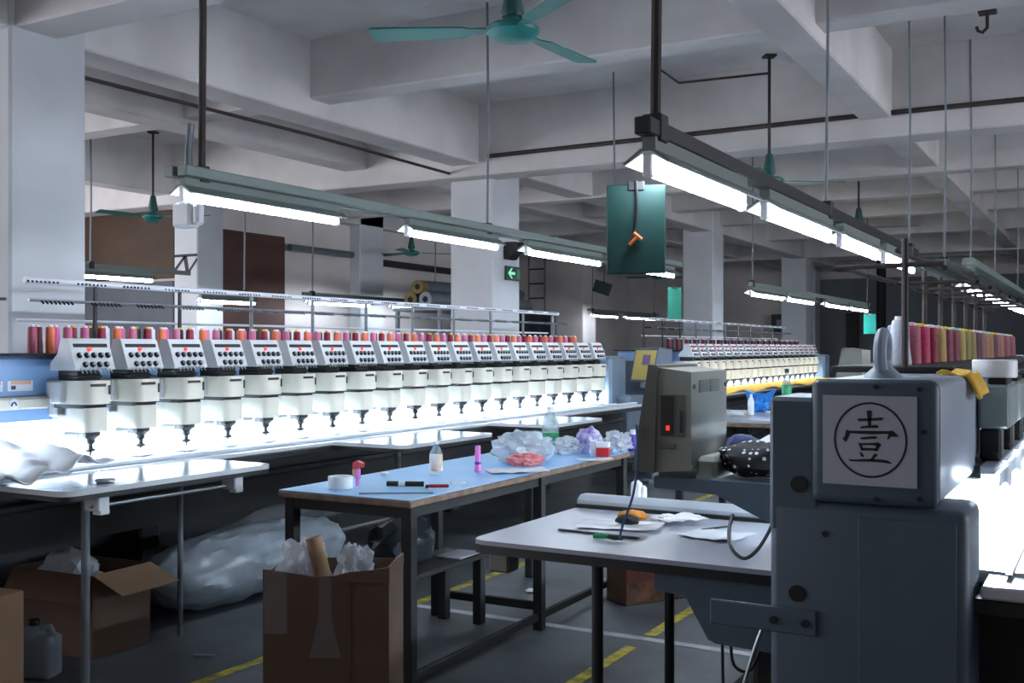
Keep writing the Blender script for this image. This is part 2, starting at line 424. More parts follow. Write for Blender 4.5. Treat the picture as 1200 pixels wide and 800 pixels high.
PITCH = .3147
def make_head(parent):
    b = MB(); b.box(-.26, -.08, -.07, .075, 1.10, 1.285, .012); b.box(-.17, -.08, -.112, -.06, 1.17, 1.285, .008); b.box(-.24, -.14, -.05, .05, 1.0, 1.11, .01)
    for z in (1.19, 1.22, 1.25): b.cyl((-.14, -.112, z), (-.14, -.116, z), .007, n=8)
    head = b.build('sewing_head', 'cream_grey', parent)
    MB().prism(rounded(-.16, .075, .082, .045), 'z', 1.168, 1.285).build('needle_case', 'cream', head)
    MB().prism(rounded(-.18, .055, .075, .04), 'z', 1.148, 1.17).build('shadow_gap', 'soft_black', head)
    MB().prism(rounded(-.16, .062, .07, .035), 'z', 1.03, 1.150).build('lower_case', 'cream', head)
    b = MB(); b.box(.0745, .078, -.06, .03, 1.256, 1.270); b.box(.0745, .078, .048, .058, 1.215, 1.262); b.build('slot', 'black', head)
    b = MB(); b.lathe([(.03, 1.032), (.048, 1.025), (.05, 1.012), (.022, .99), (.024, .975), (.012, .965), (.012, .948), (.026, .942), (.022, .93), (.006, .926), (.003, .905)], n=12); b.box(-.05, .02, -.045, -.02, 1.0, 1.03)
    b.build('presser_foot', 'steel_dark', head)
    b = MB()
    for z0, z1, r in ((1.285, 1.298, .06), (1.298, 1.312, .07), (1.312, 1.336, .058)): b.box(-.13 - .02, r - .06, -.075, .065, z0, z1, .004)
    b.build('neck', 'soft_black', head)
    prof = [(-.15, 1.336), (.03, 1.336), (.04, 1.345), (-.012, 1.485), (-.022, 1.495), (-.075, 1.495), (-.095, 1.42), (-.15, 1.37)]
    tb = MB().prism(prof, 'y', -.118, .118).build('tension_box', 'cream_grey', head)
    n = Vector((.94, 0, .34)).normalized(); base = Vector((.04, 0, 1.345)); up = Vector((-.052, 0, .14))
    b = MB()
    for row, (t, cnt) in enumerate(((.47, 5), (.14, 4))):
        for i in range(cnt):
            p = base + up * t + Vector((0, -.078 + .042 * i + .021 * row, 0))
            b.mi = 0; b.cyl(p, p + n * .012, .016, .012, 8); b.mi = 1; b.cyl(p + n * .012, p + n * .022, .008, .008, 8)
    k = b.build('tension_knobs', ['soft_black', 'steel'], head); k['kind'] = 'stuff'
    b = MB(); p0 = base + up * .76; p1 = base + up * .88
    b._add([p0 + n * .003 + Vector((0, -.1, 0)), p0 + n * .003 + Vector((0, .1, 0)), p1 + n * .003 + Vector((0, .1, 0)), p1 + n * .003 + Vector((0, -.1, 0)), p0 - n * .003 + Vector((0, -.1, 0)), p0 - n * .003 + Vector((0, .1, 0)), p1 - n * .003 + Vector((0, .1, 0)), p1 - n * .003 + Vector((0, -.1, 0))],
           [(0, 1, 2, 3), (0, 4, 5, 1), (1, 5, 6, 2), (2, 6, 7, 3), (3, 7, 4, 0)])
    b.build('thread_slot', 'soft_black', head)
    p = base + up * .68; b = MB(); b.cyl(p + Vector((0, -.012, 0)), p + n * .008 + Vector((0, -.012, 0)), .011, n=8); b.build('indicator_light', 'red_light', head)
    b = MB()
    for i in range(8): q = base + up * .02 + Vector((0, -.09 + .025 * i, -.004)); b.cyl(q, q + Vector((.02, 0, -.02)), .003, n=5)
    k = b.build('thread_guides', 'steel', head); k['kind'] = 'stuff'
    b = MB(); b.box(-.07, .06, -.04, .04, .883, .892, .002); b.build('needle_plate', 'steel', head)
    return head


def machine_body(root, y0, y1, nheads, extensions, prototype_head=None):
    b = MB(); b.box(-.57, -.25, y0, y1, 1.19, 1.41, .02); b.build('beam', 'machine_blue', root)
    b = MB(); b.box(-.59, -.22, y0, y1, 1.14, 1.205, .012); b.build('beam_cover', 'cream', root)
    b = MB(); b.box(-.62, -.20, y0, y1, 1.41, 1.42); b.build('spool_rack', 'soft_black', root)
    b = MB(); b.box(-.30, -.235, y0, y1, 1.092, 1.142); b.box(-.232, -.226, y0, y1, 1.082, 1.142); b.build('light_housing', 'machine_blue', root)  # channel and lip added to keep the strip's light off the heads
    b = MB(); b.box(-.29, -.24, y0, y1, 1.080, 1.091); b.build('light_strip', 'led', root)
    b = MB(); b.box(-.52, -.48, y0, y1, .88, 1.13, .006); b.build('rear_cover', 'table_white', root)  # white panel added to carry the glare seen between the heads
    b = MB(); b.box(-.95, .32, y0, y1, .855, .88, .004); b.build('machine_table', 'table_white', root)
    b = MB(); b.box(-.95, .325, y0, y1, .82, .855, .004); b.build('table_edge', 'apron_black', root)
    b = MB(); b.box(.235, .275, y0, y1, .88, .9, .004); b.build('table_rail', 'alu', root)
    b = MB(); b.box(-.55, .1, y0, y1, .52, .82); b.build('apron', 'apron_black', root)
    b = MB(); b.box(.1, .14, y0, y1, .70, .735, .006); b.build('apron_rail', 'steel_dark', root)
    for i in range(5):
        yy = y0 + .3 + (y1 - y0 - .6) * i / 4
        b = MB(); b.box(-.85, -.6, yy - .08, yy + .08, 0, 1.2, .015); b.build('leg', 'soft_black', root)
    b = MB(); b.box(-.9, -.86, y0, y1, .02, .82); b.build('rear_panel', 'apron_black', root)  # dark panel added to darken the space under the table
    for (ya, yb) in extensions:
        r = .06; b = MB()
        pts = [(.32, ya), (.85 - r, ya)] + [(.85 - r + r * math.sin(t), ya + r - r * math.cos(t)) for t in (R(30), R(60), R(90))] + [(.85 - r + r * math.cos(t), yb - r + r * math.sin(t)) for t in (0, R(30), R(60), R(90))] + [(.32, yb)]
        b.prism(pts, 'z', .855, .877); b.build('extension_table', 'table_white', root)
        b = MB(); b.prism([(x - .003, y) for x, y in pts], 'z', .835, .855); b.build('extension_edge', 'apron_black', root)
        b = MB(); b.cyl((.58, ya + .31, 0), (.58, ya + .31, .84), .018); b.build('extension_leg', 'steel_pole', root)
    h0 = prototype_head
    heads = []
    for j in range(nheads):
        if h0 is None: h0 = h = make_head(root); h.location = (0, 0, 0)
        else: h = copy_tree(h0, root, (0, j * PITCH, 0))
        heads.append(h)
    # thread stand: posts, tubes and combs
    for j in range(0, nheads + 1, 2):
        y = -.12 + j * PITCH
        b = MB(); b.cyl((-.6, y, 1.415), (-.6, y, 1.81), .012, n=8); b.cyl((-.6, y, 1.7), (-.5, y, 1.7), .008, n=6); b.build('stand_post', 'steel_dark' if j < 6 else 'steel_pole', root)
    L = nheads * PITCH
    MB().cyl((-.6, .06, 1.81), (-.6, L, 1.80), .017, n=10).build('thread_tube', 'white_tube', root)
    MB().cyl((-.48, .0, 1.70), (-.48, L, 1.69), .009, n=8).build('thread_tube', 'steel', root)
    MB().cyl((-.72, .1, 1.60), (-.72, L, 1.60), .008, n=8).build('thread_tube', 'white_tube', root)
    for j in range(nheads):
        b = MB()
        for i in range(8):
            y = j * PITCH + .07 + i * .026
            b.cyl((-.48, y, 1.70), (-.455, y, 1.682), .006, n=5); b.cyl((-.585, y, 1.806), (-.578, y, 1.803), .006, n=5)
        k = b.build('guide_comb', 'soft_black' if j < 3 else 'steel_pole', root); k['kind'] = 'stuff'
    return h0


MX, MY = -4.45, 3.56
near = thing('embroidery_machine', 'long cream and blue multi-head embroidery machine with twenty lit heads', 'sewing machine', (MX, MY, 0))
head0 = machine_body(near, -1.1, 6.35, 20, [(-.8, .40), (1.5, 2.55), (3.35, 4.3)])
b = MB(); b.box(-.76, -.02, 6.36, 6.75, .5, 1.36, .03); b.box(-.5, .12, 6.5, 6.95, .3, .95, .03); b.build('end_housing', 'machine_blue_dark', near)
for y in (.10, .265):
    st = MB(); st.box(-.25, -.247, -.55 + y, -.41 + y, 1.235, 1.285); s_ = st.build('warning_sticker', 'sticker', near)
    st = MB(); st.box(-.247, -.246, -.53 + y, -.42 + y, 1.268, 1.283); st.build('sticker_band', 'sticker_orange', s_)
    st = MB(); st.box(-.247, -.246, -.53 + y, -.505 + y, 1.243, 1.262); st.build('sticker_mark', 'navy', s_)
b = MB(); b.cyl((-.222, -.27, 1.173), (-.216, -.27, 1.173), .026, n=16); o = b.build('emblem', 'white_plastic', near)
b = MB(); b.tube([(-.215, -.287, 1.163), (-.215, -.278, 1.179), (-.215, -.266, 1.181), (-.215, -.258, 1.166)], .004, 6); b.build('emblem_mark', 'navy', o)
# clamps and rod under the front extension
b = MB(); b.cyl((.77, -.62, .79), (.77, .16, .79), .008, n=8); b.build('table_rod', 'steel', near)
for y in (-.58, .2):
    b = MB(); b.box(.72, .81, y - .03, y + .03, .77, .835, .006); b.box(.76, .81, y - .02, y + .03, .755, .78, .004); b.build('clamp', 'white_plastic', near)
b = MB(); b.cyl((.36, .25, 0), (.36, .25, .84), .014); b.build('extension_leg', 'steel_pole', near)

far = thing('embroidery_machine', 'distant cream multi-head embroidery machine with a yellow cloth along its table', 'sewing machine', (MX, 12.3, 0))
machine_body(far, -1.0, 6.3, 20, [], head0)
b = MB(); b.box(-.76, .1, 6.3, 6.7, .5, 1.33, .03); b.build('end_housing', 'machine_blue_dark', far)
b = MB(); b.box(-.7, -.1, -1.35, -1.0, .3, 1.30, .03); b.box(-.3, .2, -1.5, -1.05, .3, 1.0, .03); b.build('end_housing', 'machine_blue_dark', far)

b = MB()
b.sheet(lambda u, v: (MX + .02 + .36 * v, 12.0 + 6.5 * u, .905 + .018 * math.sin(u * 31 + v * 3) * v + .03 * (1 - v)), 50, 4)
tag(b.build('yellow_cloth', 'fabric_yellow', solid=.012), 'long yellow cloth lying along the table of the distant machine', 'cloth')

# spools: one meshes-set per colour, copied
def spool_proto(col, r, h, cap='cap white'):
    k = .55 if col == 'silver' else .9
    b = MB(); b.lathe([(r * .96, 0), (r, .006), (r * k, h - .008), (r * (k - .1), h)], n=12)
    o = b.build('thread_spool', 'thread ' + col)
    b = MB(); b.lathe([(r * k * .6, h), (r * k * .6, h + .008), (r * .3, h + .012)], n=10); b.build('spool_core', cap, o)
    return o


protos = {}
def spool(key, col, r, h, cap, loc, label, group):
    if key not in protos: o = protos[key] = spool_proto(col, r, h, cap)
    else: o = copy_tree(protos[key])
    o.location = loc; return tag(o, label, 'thread spool', group)


PAT = [('rose pink', 'cap white'), ('black', 'cap yellow'), ('crimson', 'cap yellow'), ('white', 'cap white'), ('orange', 'cap white'), ('magenta pink', 'cap white')]
for j in range(20):
    for i, (c, cp) in enumerate(PAT):
        y = MY + j * PITCH + .02 + (i - 2.5) * .052
        if j == 0: c, cp = [('dusty pink', 'cap white'), ('dark red', 'cap white'), ('orange', 'cap white'), ('magenta pink', 'cap white'), ('rose pink', 'cap white'), ('crimson', 'cap yellow')][i]
        spool('near' + c, c, .025, .135, cp, (MX - .30 - .03 * (i % 2), y, 1.42), '%s thread spool behind the %s head from the near end, long lit machine' % (c, ORD[j]), 'thread spools on the long cream machine')
for j in range(20):
    for i, c in enumerate(('dark red', 'black')):
        y = 12.3 + j * PITCH + (i - .5) * .09
        spool('far' + c, c, .032, .135, 'cap white', (MX - .30, y, 1.42), '%s thread spool behind the %s head from the near end, distant machine' % (c, ORD[j]), 'thread spools on the distant machine')

# cloth on the near table end
def cloth_pt(u, v):
    x = -4.60 + .78 * u; y = 2.62 + .62 * v
    ridge = .10 * math.exp(-((v - .78) / .2) ** 2) * (1 - .45 * u)
    return (x, y + .05 * math.sin(u * 5), .883 + ridge + .035 * math.sin(v * 11 + u * 3) ** 2 + .02 * noise.noise(Vector((u * 5, v * 5, 0))) + .022)
b = MB(); b.sheet(cloth_pt, 26, 22); tag(b.build('white_cloth', 'fabric_white', solid=.006), 'folded white fabric lying on the near end of the lit machine table', 'cloth')
b = MB(); b.lathe([(.035, 0), (.042, .004), (.042, .012), (.035, .016)], n=16); tag(b.build('thread_puck', 'steel'), 'small flat grey disc on the front extension table', 'disc').location = (-3.72, 3.05, .878)

# ------------------------------------------------------------------ lamp rows
def lamp(parent, x, y0, y1, z):
    b = MB()
    b.prism([(x - .066, z + .022), (x - .064, z + .019), (x - .012, z + .050), (x + .012, z + .050), (x + .064, z + .019), (x + .066, z + .022), (x + .014, z + .056), (x - .014, z + .056)], 'y', y0 + .002, y1 - .002)
    b.mi = 1
    b.prism([(x - .018, z + .064), (x - .072, z + .025), (x - .067, z + .0225), (x - .014, z + .0565), (x + .014, z + .0565), (x + .067, z + .0225), (x + .072, z + .025), (x + .018, z + .064)], 'y', y0, y1); b.box(x - .02, x + .02, y0 + .02, y1 - .02, z + .058, z + .10)
    lp = b.build('lamp_reflector', ['reflector', 'rail_green'], parent)
    MB().cyl((x, y0 + .03, z + .006), (x, y1 - .03, z + .006), .019, n=12).build('lamp_tube', 'lamp_tube', lp)
    for y in (y0 + .005, y1 - .035):
        b = MB(); b.box(x - .014, x + .014, y, y + .03, z - .016, z + .05, .004); b.build('lamp_holder', 'white_plastic', lp)


def lamp_row(label, x, y0, y1, z, tubes, hangers, nrail=1, rail='rail_green', rr=.012, gap=.06, w_=.035, top=SLAB):
    t = thing('hanging_lamp_row', label, 'light', (x, y0, z))
    o = t.location
    for k in range(nrail):
        xo = x + (k - (nrail - 1) / 2) * gap
        b = MB(o); b.box(xo - w_ / 2, xo + w_ / 2, y0, y1, z + .10, z + .15, .004); b.build('rail', rail, t)
    for y, r, m_ in hangers:
        b = MB(o); b.tube([(x, y, z + .14), (x + .01, y, (z + top) / 2), (x, y, top)], r, 8); b.build('hanger_rod', m_, t)
        b = MB(o); b.box(x - .03, x + .03, y - .03, y + .03, z + .09, z + .17, .004); b.build('hanger_clamp', 'steel_dark', t)
    n0 = len(bpy.data.objects)
    for (a, c) in tubes:
        lamp(t, 0, a - y0, c - y0, 0)
    return t


left_row = lamp_row('long grey-green lamp row hanging over the cream machine', -3.9, 3.60, 10.25, 2.17,
         [(3.63, 4.83), (5.49, 6.65), (7.06, 8.42), (8.85, 10.2)], [(3.77, .018, 'rust_rod'), (6.5, .009, 'steel_pole'), (8.7, .009, 'steel_pole')], 2, gap=.09, w_=.06)
right_row = lamp_row('lamp row hanging over the worktables with the dark green clipboard at its end', -1.15, 2.76, 7.45, 1.95,
         [(2.79, 3.70), (3.94, 5.02), (5.2, 6.15), (6.32, 7.37)], [(2.86, .016, 'rust_rod'), (4.94, .007, 'steel_pole'), (7.2, .007, 'steel_pole')], 1, 'steel_dark', w_=.05)
third_row = lamp_row('triple-railed lamp row running away above the thread cones', -1.0, 7.5, 21, 1.89,
         [(8.7 + 1.5 * i, 10.16 + 1.5 * i) for i in range(8)], [(7.7, .007, 'steel_pole'), (9.2, .007, 'steel_pole'), (11.2, .007, 'steel_pole'), (14, .007, 'steel_pole')], 3, 'rail_green', gap=.17, w_=.07)
lamp_row('far lamp row hanging in front of the grey back wall with a bright teal board', -3.6, 11.75, 18.6, 2.05,
         [(11.8, 13.2), (13.35, 14.75), (15.4, 16.9), (17.0, 18.4)], [(11.9, .009, 'steel_pole'), (18.4, .009, 'steel_pole')])
lamp_row('single lamp in front of the ochre plywood', -9.5, 7.35, 9.0, 2.2, [(7.4, 8.45)], [(7.6, .01, 'steel_pole')], rr=.01)
lamp_row('single lamp in front of the dark red-brown plywood', -9.5, 9.1, 10.2, 2.0, [(9.15, 10.1)], [(9.9, .012, 'steel_pole')])
lamp_row('lamp row beyond the dark plywood, low over the thread rails', -9.5, 11.0, 14.6, 2.05, [(11.1, 12.5), (13.0, 14.3)], [(11.2, .01, 'steel_pole'), (14.2, .01, 'steel_pole')])
lamp_row('farthest pair of lamps beside the tilted green board', -9.4, 19.7, 23.6, 2.1, [(19.9, 21.2), (21.6, 23.4)], [(19.9, .01, 'steel_pole'), (23.3, .01, 'steel_pole')])

# electric box and cable on the near rod of the left lamp row
t = thing('socket_box', 'white socket box on a conduit hanging from the rod of the left lamp row', 'electric box', (-3.9, 3.74, 2.14))
b = MB(); b.box(-.07, .05, -.10, -.02, -.11, .01, .012); b.build('box_body', 'white_plastic', t)
b = MB(); b.box(.05, .09, -.085, -.03, -.10, .0, .012); b.build('box_cover', 'white_plastic', t)
b = MB(); b.tube([(.0, -.05, 0), (.0, -.05, .12), (-.015, -.04, .26), (-.02, -.02, .40)], .018, 8); b.build('conduit', 'steel_pole', t)
b = MB(); b.box(-.074, -.07, -.075, -.045, -.06, -.03); b.build('socket_face', 'steel_dark', t)

# ------------------------------------------------------------------ fans
def fan(label, x, y, z, rot, s=1., top=SLAB, nb=3):
    t = thing('ceiling_fan', label, 'fan', (x, y, z), R(rot), 'ceiling fans')
    b = MB(); b.cyl((0, 0, .2 * s), (0, 0, top - z), .013); b.build('down_rod', 'rust_rod', t)
    b = MB(); b.lathe([(.05 * s, .07 * s), (.055 * s, .09 * s), (.03 * s, .24 * s), (.02 * s, .25 * s)], n=14); b.build('canopy', 'teal_dark', t)
    b = MB(); b.lathe([(.03 * s, -.045 * s), (.09 * s, -.035 * s), (.125 * s, -.005 * s), (.128 * s, .015 * s), (.10 * s, .035 * s), (.04 * s, .045 * s), (.03 * s, .08 * s)], n=24); b.build('motor_housing', 'teal', t)
    b = MB(); b.box(-.05, .05, -.05, .05, top - z - .02, top - z, .004); b.build('ceiling_plate', 'rust_rod', t)
    for k in range(nb):
        M = Matrix.Rotation(2 * math.pi * k / nb, 4, 'Z') @ Matrix.Rotation(R(9), 4, 'X')
        b = MB(); b.prism([(.09 * s, -.03), (.2 * s, -.03), (.24 * s, -.065), (.66 * s, -.075), (.68 * s, -.06), (.68 * s, .05), (.66 * s, .06), (.24 * s, .045), (.2 * s, .03), (.09 * s, .03)], 'z', .004, .012, M); b.build('fan_blade', 'teal', t)
    return t


fan('large teal ceiling fan at the top middle, above the blue table', -2.47, 4.35, 2.94, 205)
fan('teal ceiling fan hanging just behind the worktable lamp row', -2.53, 8.85, 2.85, 35, .95)
fan('teal ceiling fan in front of the ochre plywood', -9.56, 8.5, 2.94, 20)
fan('small teal ceiling fan near the brown wall pipe', -9.4, 13.4, 2.9, 50)
fan('teal ceiling fan above the thread cones, half hidden by the lamp rails', -2.7, 13.3, 2.9, 10)
fan('farthest teal ceiling fan near the tilted green board', -8.2, 20.5, 2.9, 70)

pipe('thin jointed wire conduit from the fan rod towards the worktable lamp rod', [(-2.53, 8.82, 3.76), (-2.93, 7.77, 3.5), (-2.98, 7.5, 3.55), (-3.0, 7.45, 3.92)], .010, 'rust_rod', 'wire_conduit', 'conduit')

# ------------------------------------------------------------------ clipboards
def clipboard(label, c, wd, ht, m, yaw, roll=0., clip='steel_dark'):
    t = thing('clipboard', label, 'clipboard', c, yaw)
    M = Matrix.Rotation(roll, 4, 'Y')
    b = MB(); b.box(-wd / 2, wd / 2, -.003, .003, -ht, 0, .0025, M); b.build('board', m, t)
    b = MB(); b.box(-.025, .025, -.008, .0, -.018, .012, .003, M); b.build('clip', clip, t)
    return t


cb = clipboard('large dark green board with a hanging cord at the near end of the worktable lamps', (-1.24, 2.93, 1.935), .175, .265, 'board_green', R(25))
b = MB(); b.tube([(0, -.012, .01), (.003, -.012, -.07), (-.004, -.012, -.15)], .005, 6); b.build('cord', 'soft_black', cb)
b = MB(); b.cyl((-.008, -.016, -.145), (.016, -.016, -.165), .007, n=6); b.cyl((.004, -.016, -.155), (-.02, -.016, -.18), .006, n=6); b.build('tag', 'orange', cb)
clipboard('narrow teal board hanging at the far end of the cream machine lamps', (-3.93, 10.3, 2.07), .145, .33, 'board_teal_dark', R(35))
cb = clipboard('small dark green board hanging tilted under the far lamps', (-9.0, 19.62, 2.78), .36, .25, 'board_green', R(30), R(18))
MB().cyl((0, 0, 0), (0, 0, .68), .006, n=6).build('cord', 'soft_black', cb)
cb = clipboard('bright teal board hanging at the end of the far lamp row', (-3.6, 18.62, 2.02), .21, .34, 'board_teal', R(30), 0, 'white_plastic')
MB().cyl((0, -.02, 0), (0, -.02, .16), .008, n=6).build('cord', 'soft_black', cb)

# exit sign and speaker on the middle column
t = thing('exit_sign', 'green exit sign with a left arrow on the middle column', 'sign', (-5.595, 9.84, 2.24))
b = MB(); b.box(0, .02, -.155, .155, -.075, .075, .004); b.build('sign_body', 'exit_green', t)
b = MB(); b._add([(.0215, y, z) for y, z in ((-.12, 0), (-.05, .055), (-.02, .055), (-.065, .014), (.03, .014), (.03, -.014), (-.065, -.014), (-.02, -.055), (-.05, -.055))], [(0, 1, 2, 3), (0, 3, 4, 5, 6), (0, 6, 7, 8)])
b.build('arrow', 'exit_arrow', t, smooth=False)
b = MB(); b.box(.0205, .0215, .07, .135, -.05, .05); b.build('sign_pictogram', 'green_plastic', t)
t = thing('wall_speaker', 'small black speaker above the exit sign on the middle column', 'speaker', (-5.59, 9.75, 2.46))
b = MB(); b.prism([(0, -.08), (.05, -.08), (.16, .05), (.14, .10), (0, .10)], 'y', -.09, .09); b.build('speaker_body', 'black', t)
b = MB(); b.cyl((-.012, 0, 0), (.02, 0, 0), .03); b.build('bracket', 'soft_black', t)
t = thing('wall_clock_box', 'small black box with a pale face on the far beige wall above the distant machine', 'monitor', (-7.3, 26.7, 2.05))
b = MB(); b.box(-.26, .26, -.1, .1, -.26, .24, .02); b.build('casing', 'black', t)
b = MB(); b.box(-.12, .08, -.11, -.1, -.1, .1); b.build('screen', 'mauve_screen' if 'mauve_screen' in MATS else 'violet_screen', t)
b = MB(); b.cyl((0, .1, 0), (0, .22, 0), .04); b.build('bracket', 'soft_black', t)
# ceiling hook
t = thing('ceiling_hook', 'rusty fan hook on the ceiling beam at the upper right', 'hook', at_z(1157, 24, BS + .3))
t.location.z = BS + .35
b = MB(); b.box(-.06, .06, -.06, .06, 0, .03, .005); b.build('plate', 'rust_rod', t)
b = MB(); b.tube([(0, 0, 0), (0, 0, -.06), (.0, 0, -.1), (-.03, 0, -.13), (-.06, 0, -.115), (-.07, 0, -.085)], .012, 8); b.build('hook', 'rust_rod', t)

# storage rack with rolls, hanging black fabric, wall ladder
t = thing('storage_rack', 'tall steel rack behind the cream machine carrying fabric rolls', 'rack', (-8.3, 12.0, 0))
for x in (-.35, .35):
    for y in (0, 3.4):
        b = MB(); b.box(x - .025, x + .025, y - .025, y + .025, 0, 2.0, .004); b.build('post', 'steel_pole', t)
for z in (1.0, 1.95):
    b = MB(); b.box(-.4, .4, -.05, 3.45, z, z + .05, .005); b.build('shelf', 'steel_pole', t)
for k, (x, z, mm, lab, r) in enumerate([(-.2, 2.115, 'yellow_roll', 'fabric roll with a yellowish end, rear one on top of the rack', .11), (.05, 2.115, 'steel_pole', 'grey wrapped fabric roll, front one on top of the rack', .11), (-.08, 2.29, 'yellow_roll', 'fabric roll with a tan end lying on the two other rolls', .10)]):
    rt = thing('fabric_roll', lab, 'fabric roll', (-8.3 + x, 12.1, z))
    b = MB(); b.tube([(0, 0, 0), (0, 1.4, .01), (0, 2.9, 0)], [r * .93, r, r * .95], 14); b.build('roll', 'steel_pole' if k != 2 else 'grey_board', rt)
    b = MB(); b.cyl((0, -.01, 0), (0, .12, 0), r * .97, n=14); b.build('roll_end', mm, rt)
    b = MB(); b.cyl((0, -.015, 0), (0, 0, 0), r * .4, n=10); b.build('core', 'soft_black', rt)
b = MB(); b.sheet(lambda u, v: (-7.888 + .012 * math.sin(u * 40), 12.4 + 2.7 * u, 1.985 - .46 * v), 60, 4)
tag(b.build('black_fabric', 'dark_fabric', solid=.01), 'black fabric hanging from the rack shelf behind the thread spools', 'fabric')
t = thing('wall_ladder', 'narrow steel rung ladder fixed beside the middle column', 'ladder', (-11.0, 20.6, 0))
for x in (-.28, .12):
    b = MB(); b.cyl((x, 0, 0), (x, 0, 3.6), .02, n=8); b.build('rail', 'steel_pole', t)
for i in range(11):
    b = MB(); b.cyl((-.28, 0, .3 + .32 * i), (.12, 0, .3 + .32 * i), .016, n=8); b.build('rung', 'steel_dark', t)

# ------------------------------------------------------------------ grey machine on the right
gm = thing('embroidery_machine', 'grey embroidery machine end with the round black numeral sign and lifting ring', 'sewing machine', (-.5, 2.66, 0))
O = gm.location.copy()
def G(): return MB(O)
b = G(); b.box(-.768, -.295, 2.68, 2.93, 0, 1.064, .024, seg=3); b.build('column_leg', 'machine_grey', gm)
b = G(); b.box(-.767, -.64, 2.681, 2.95, .98, 1.324, .010); b.build('shoulder', 'machine_grey', gm)
b = G(); b.box(-.545, -.32, 2.676, 2.69, .0, 1.035, .002); b.build('front_panel', 'machine_grey', gm)
b = G(); b.box(-.658, -.357, 2.66, 2.70, 1.066, 1.372, .022, seg=3); b.build('end_cover', 'machine_grey', gm)
b = G(); b.box(-.652, -.36, 2.70, 3.45, 1.07, 1.37, .02, seg=3); b.build('beam_end', 'machine_grey_light', gm)  # paler grey than the cover: light on the beam side put into the colour
b = G(); b.box(-.64, -.37, 3.45, 9.2, 1.10, 1.34, .015); b.build('beam', 'machine_grey_light', gm)
for x, z in ((-.69, 1.105), (-.695, .829)):
    b = G(); b.cyl((x, 2.676, z), (x, 2.69, z), .021, n=20); b.build('cable_hole', 'black', gm)
b = G(); b.cyl((-.625, 2.676, .985), (-.625, 2.69, .985), .008, n=10); b.build('cable_hole', 'black', gm)
# screws on the cover
for x, z in ((-.50, 1.355), (-.50, 1.083), (-.40, 1.35), (-.39, 1.25), (-.40, 1.09)):
    b = G(); b.cyl((x, 2.662, z), (x, 2.655, z), .006, n=8); b.build('screw', 'black', gm)
# lifting ring
b = G(); cx, cy, cz = -.53, 2.92, 1.437
ring = [(cx, cy + .046 * math.sin(t), cz + .05 * math.cos(t)) for t in [2 * math.pi * i / 24 for i in range(25)]]
b.tube(ring, .0165, 10); b.lathe([(.055, 0), (.048, .012), (.026, .032), (.022, .05)], (cx, cy, 1.365), 16); b.build('lifting_ring', 'machine_grey_light', gm)
# sign
sg = G(); sg.box(-.625, -.405, 2.653, 2.656, 1.115, 1.333); sign = sg.build('number_sign', 'paper_sign', gm, smooth=False)
def sp(u, v):  # zoomed reading of the sign: u,v in its own crop
    return (-.625 + (u - 40) / 765 * .22 - O.x, 2.6522 - O.y, 1.333 - (v - 40) / 690 * .218)
STR = [[(405, 158), (425, 150), (448, 158), (440, 205), (438, 270), (418, 272), (414, 205)], [(325, 222), (345, 214), (430, 212), (520, 202), (545, 206), (530, 224), (430, 232), (345, 238)],
       [(350, 278), (400, 268), (480, 260), (506, 268), (495, 284), (420, 286), (362, 292)],
       [(238, 305), (268, 312), (440, 314), (590, 304), (612, 298), (662, 340), (640, 346), (600, 345), (575, 372), (572, 360), (592, 324), (440, 334), (268, 332), (252, 372), (232, 402), (206, 376), (226, 356)],
       [(350, 362), (400, 354), (470, 346), (494, 352), (484, 366), (400, 374), (362, 376)],
       [(328, 400), (350, 405), (420, 401), (500, 394), (526, 410), (512, 422), (420, 416), (350, 422)], [(342, 415), (366, 420), (384, 460), (362, 462)], [(484, 412), (516, 416), (494, 460), (470, 460)],
       [(362, 440), (480, 438), (488, 458), (366, 460)],
       [(345, 478), (362, 474), (384, 498), (378, 512), (362, 508)], [(470, 478), (498, 486), (466, 520), (448, 536), (430, 532)],
       [(255, 530), (290, 534), (420, 522), (520, 522), (570, 526), (608, 546), (596, 552), (540, 546), (440, 544), (300, 548), (268, 548)]]
b = MB()
for pl in STR: b._add([sp(u, v) for u, v in pl], [tuple(range(len(pl)))])
n = 48
rg = []
for k in range(n):
    t = 2 * math.pi * k / n; rg.append((sp(433 + 298 * math.cos(t), 378 + 290 * math.sin(t)), sp(433 + 282 * math.cos(t), 378 + 274 * math.sin(t))))
b._add([p for q in rg for p in q], [(2 * k, 2 * ((k + 1) % n), 2 * ((k + 1) % n) + 1, 2 * k + 1) for k in range(n)])
bmesh.ops.triangulate(b.bm, faces=b.bm.faces)
b.build('sign_numeral', 'ink', sign, smooth=False)
# bracket strip with bolts
b = G(); b.box(-.92, -.645, 2.668, 2.678, .727, .792, .003); br = b.build('bracket_strip', 'machine_grey', gm)
for x in (-.752, -.672):
    b = G(); b.cyl((x, 2.668, .758), (x, 2.661, .758), .010, n=8); b.build('bolt', 'steel_dark', br)
# console arm
b = G(); b.prism([(-1.30, 1.03), (-.765, 1.03), (-.765, .845), (-.80, .855), (-1.09, .985), (-1.30, .995)], 'y', 3.22, 3.42); b.build('console_arm', 'machine_grey', gm)
b = G(); b.box(-.80, -.70, 2.9, 3.4, .9, 1.03, .01); b.build('arm_mount', 'machine_grey', gm)
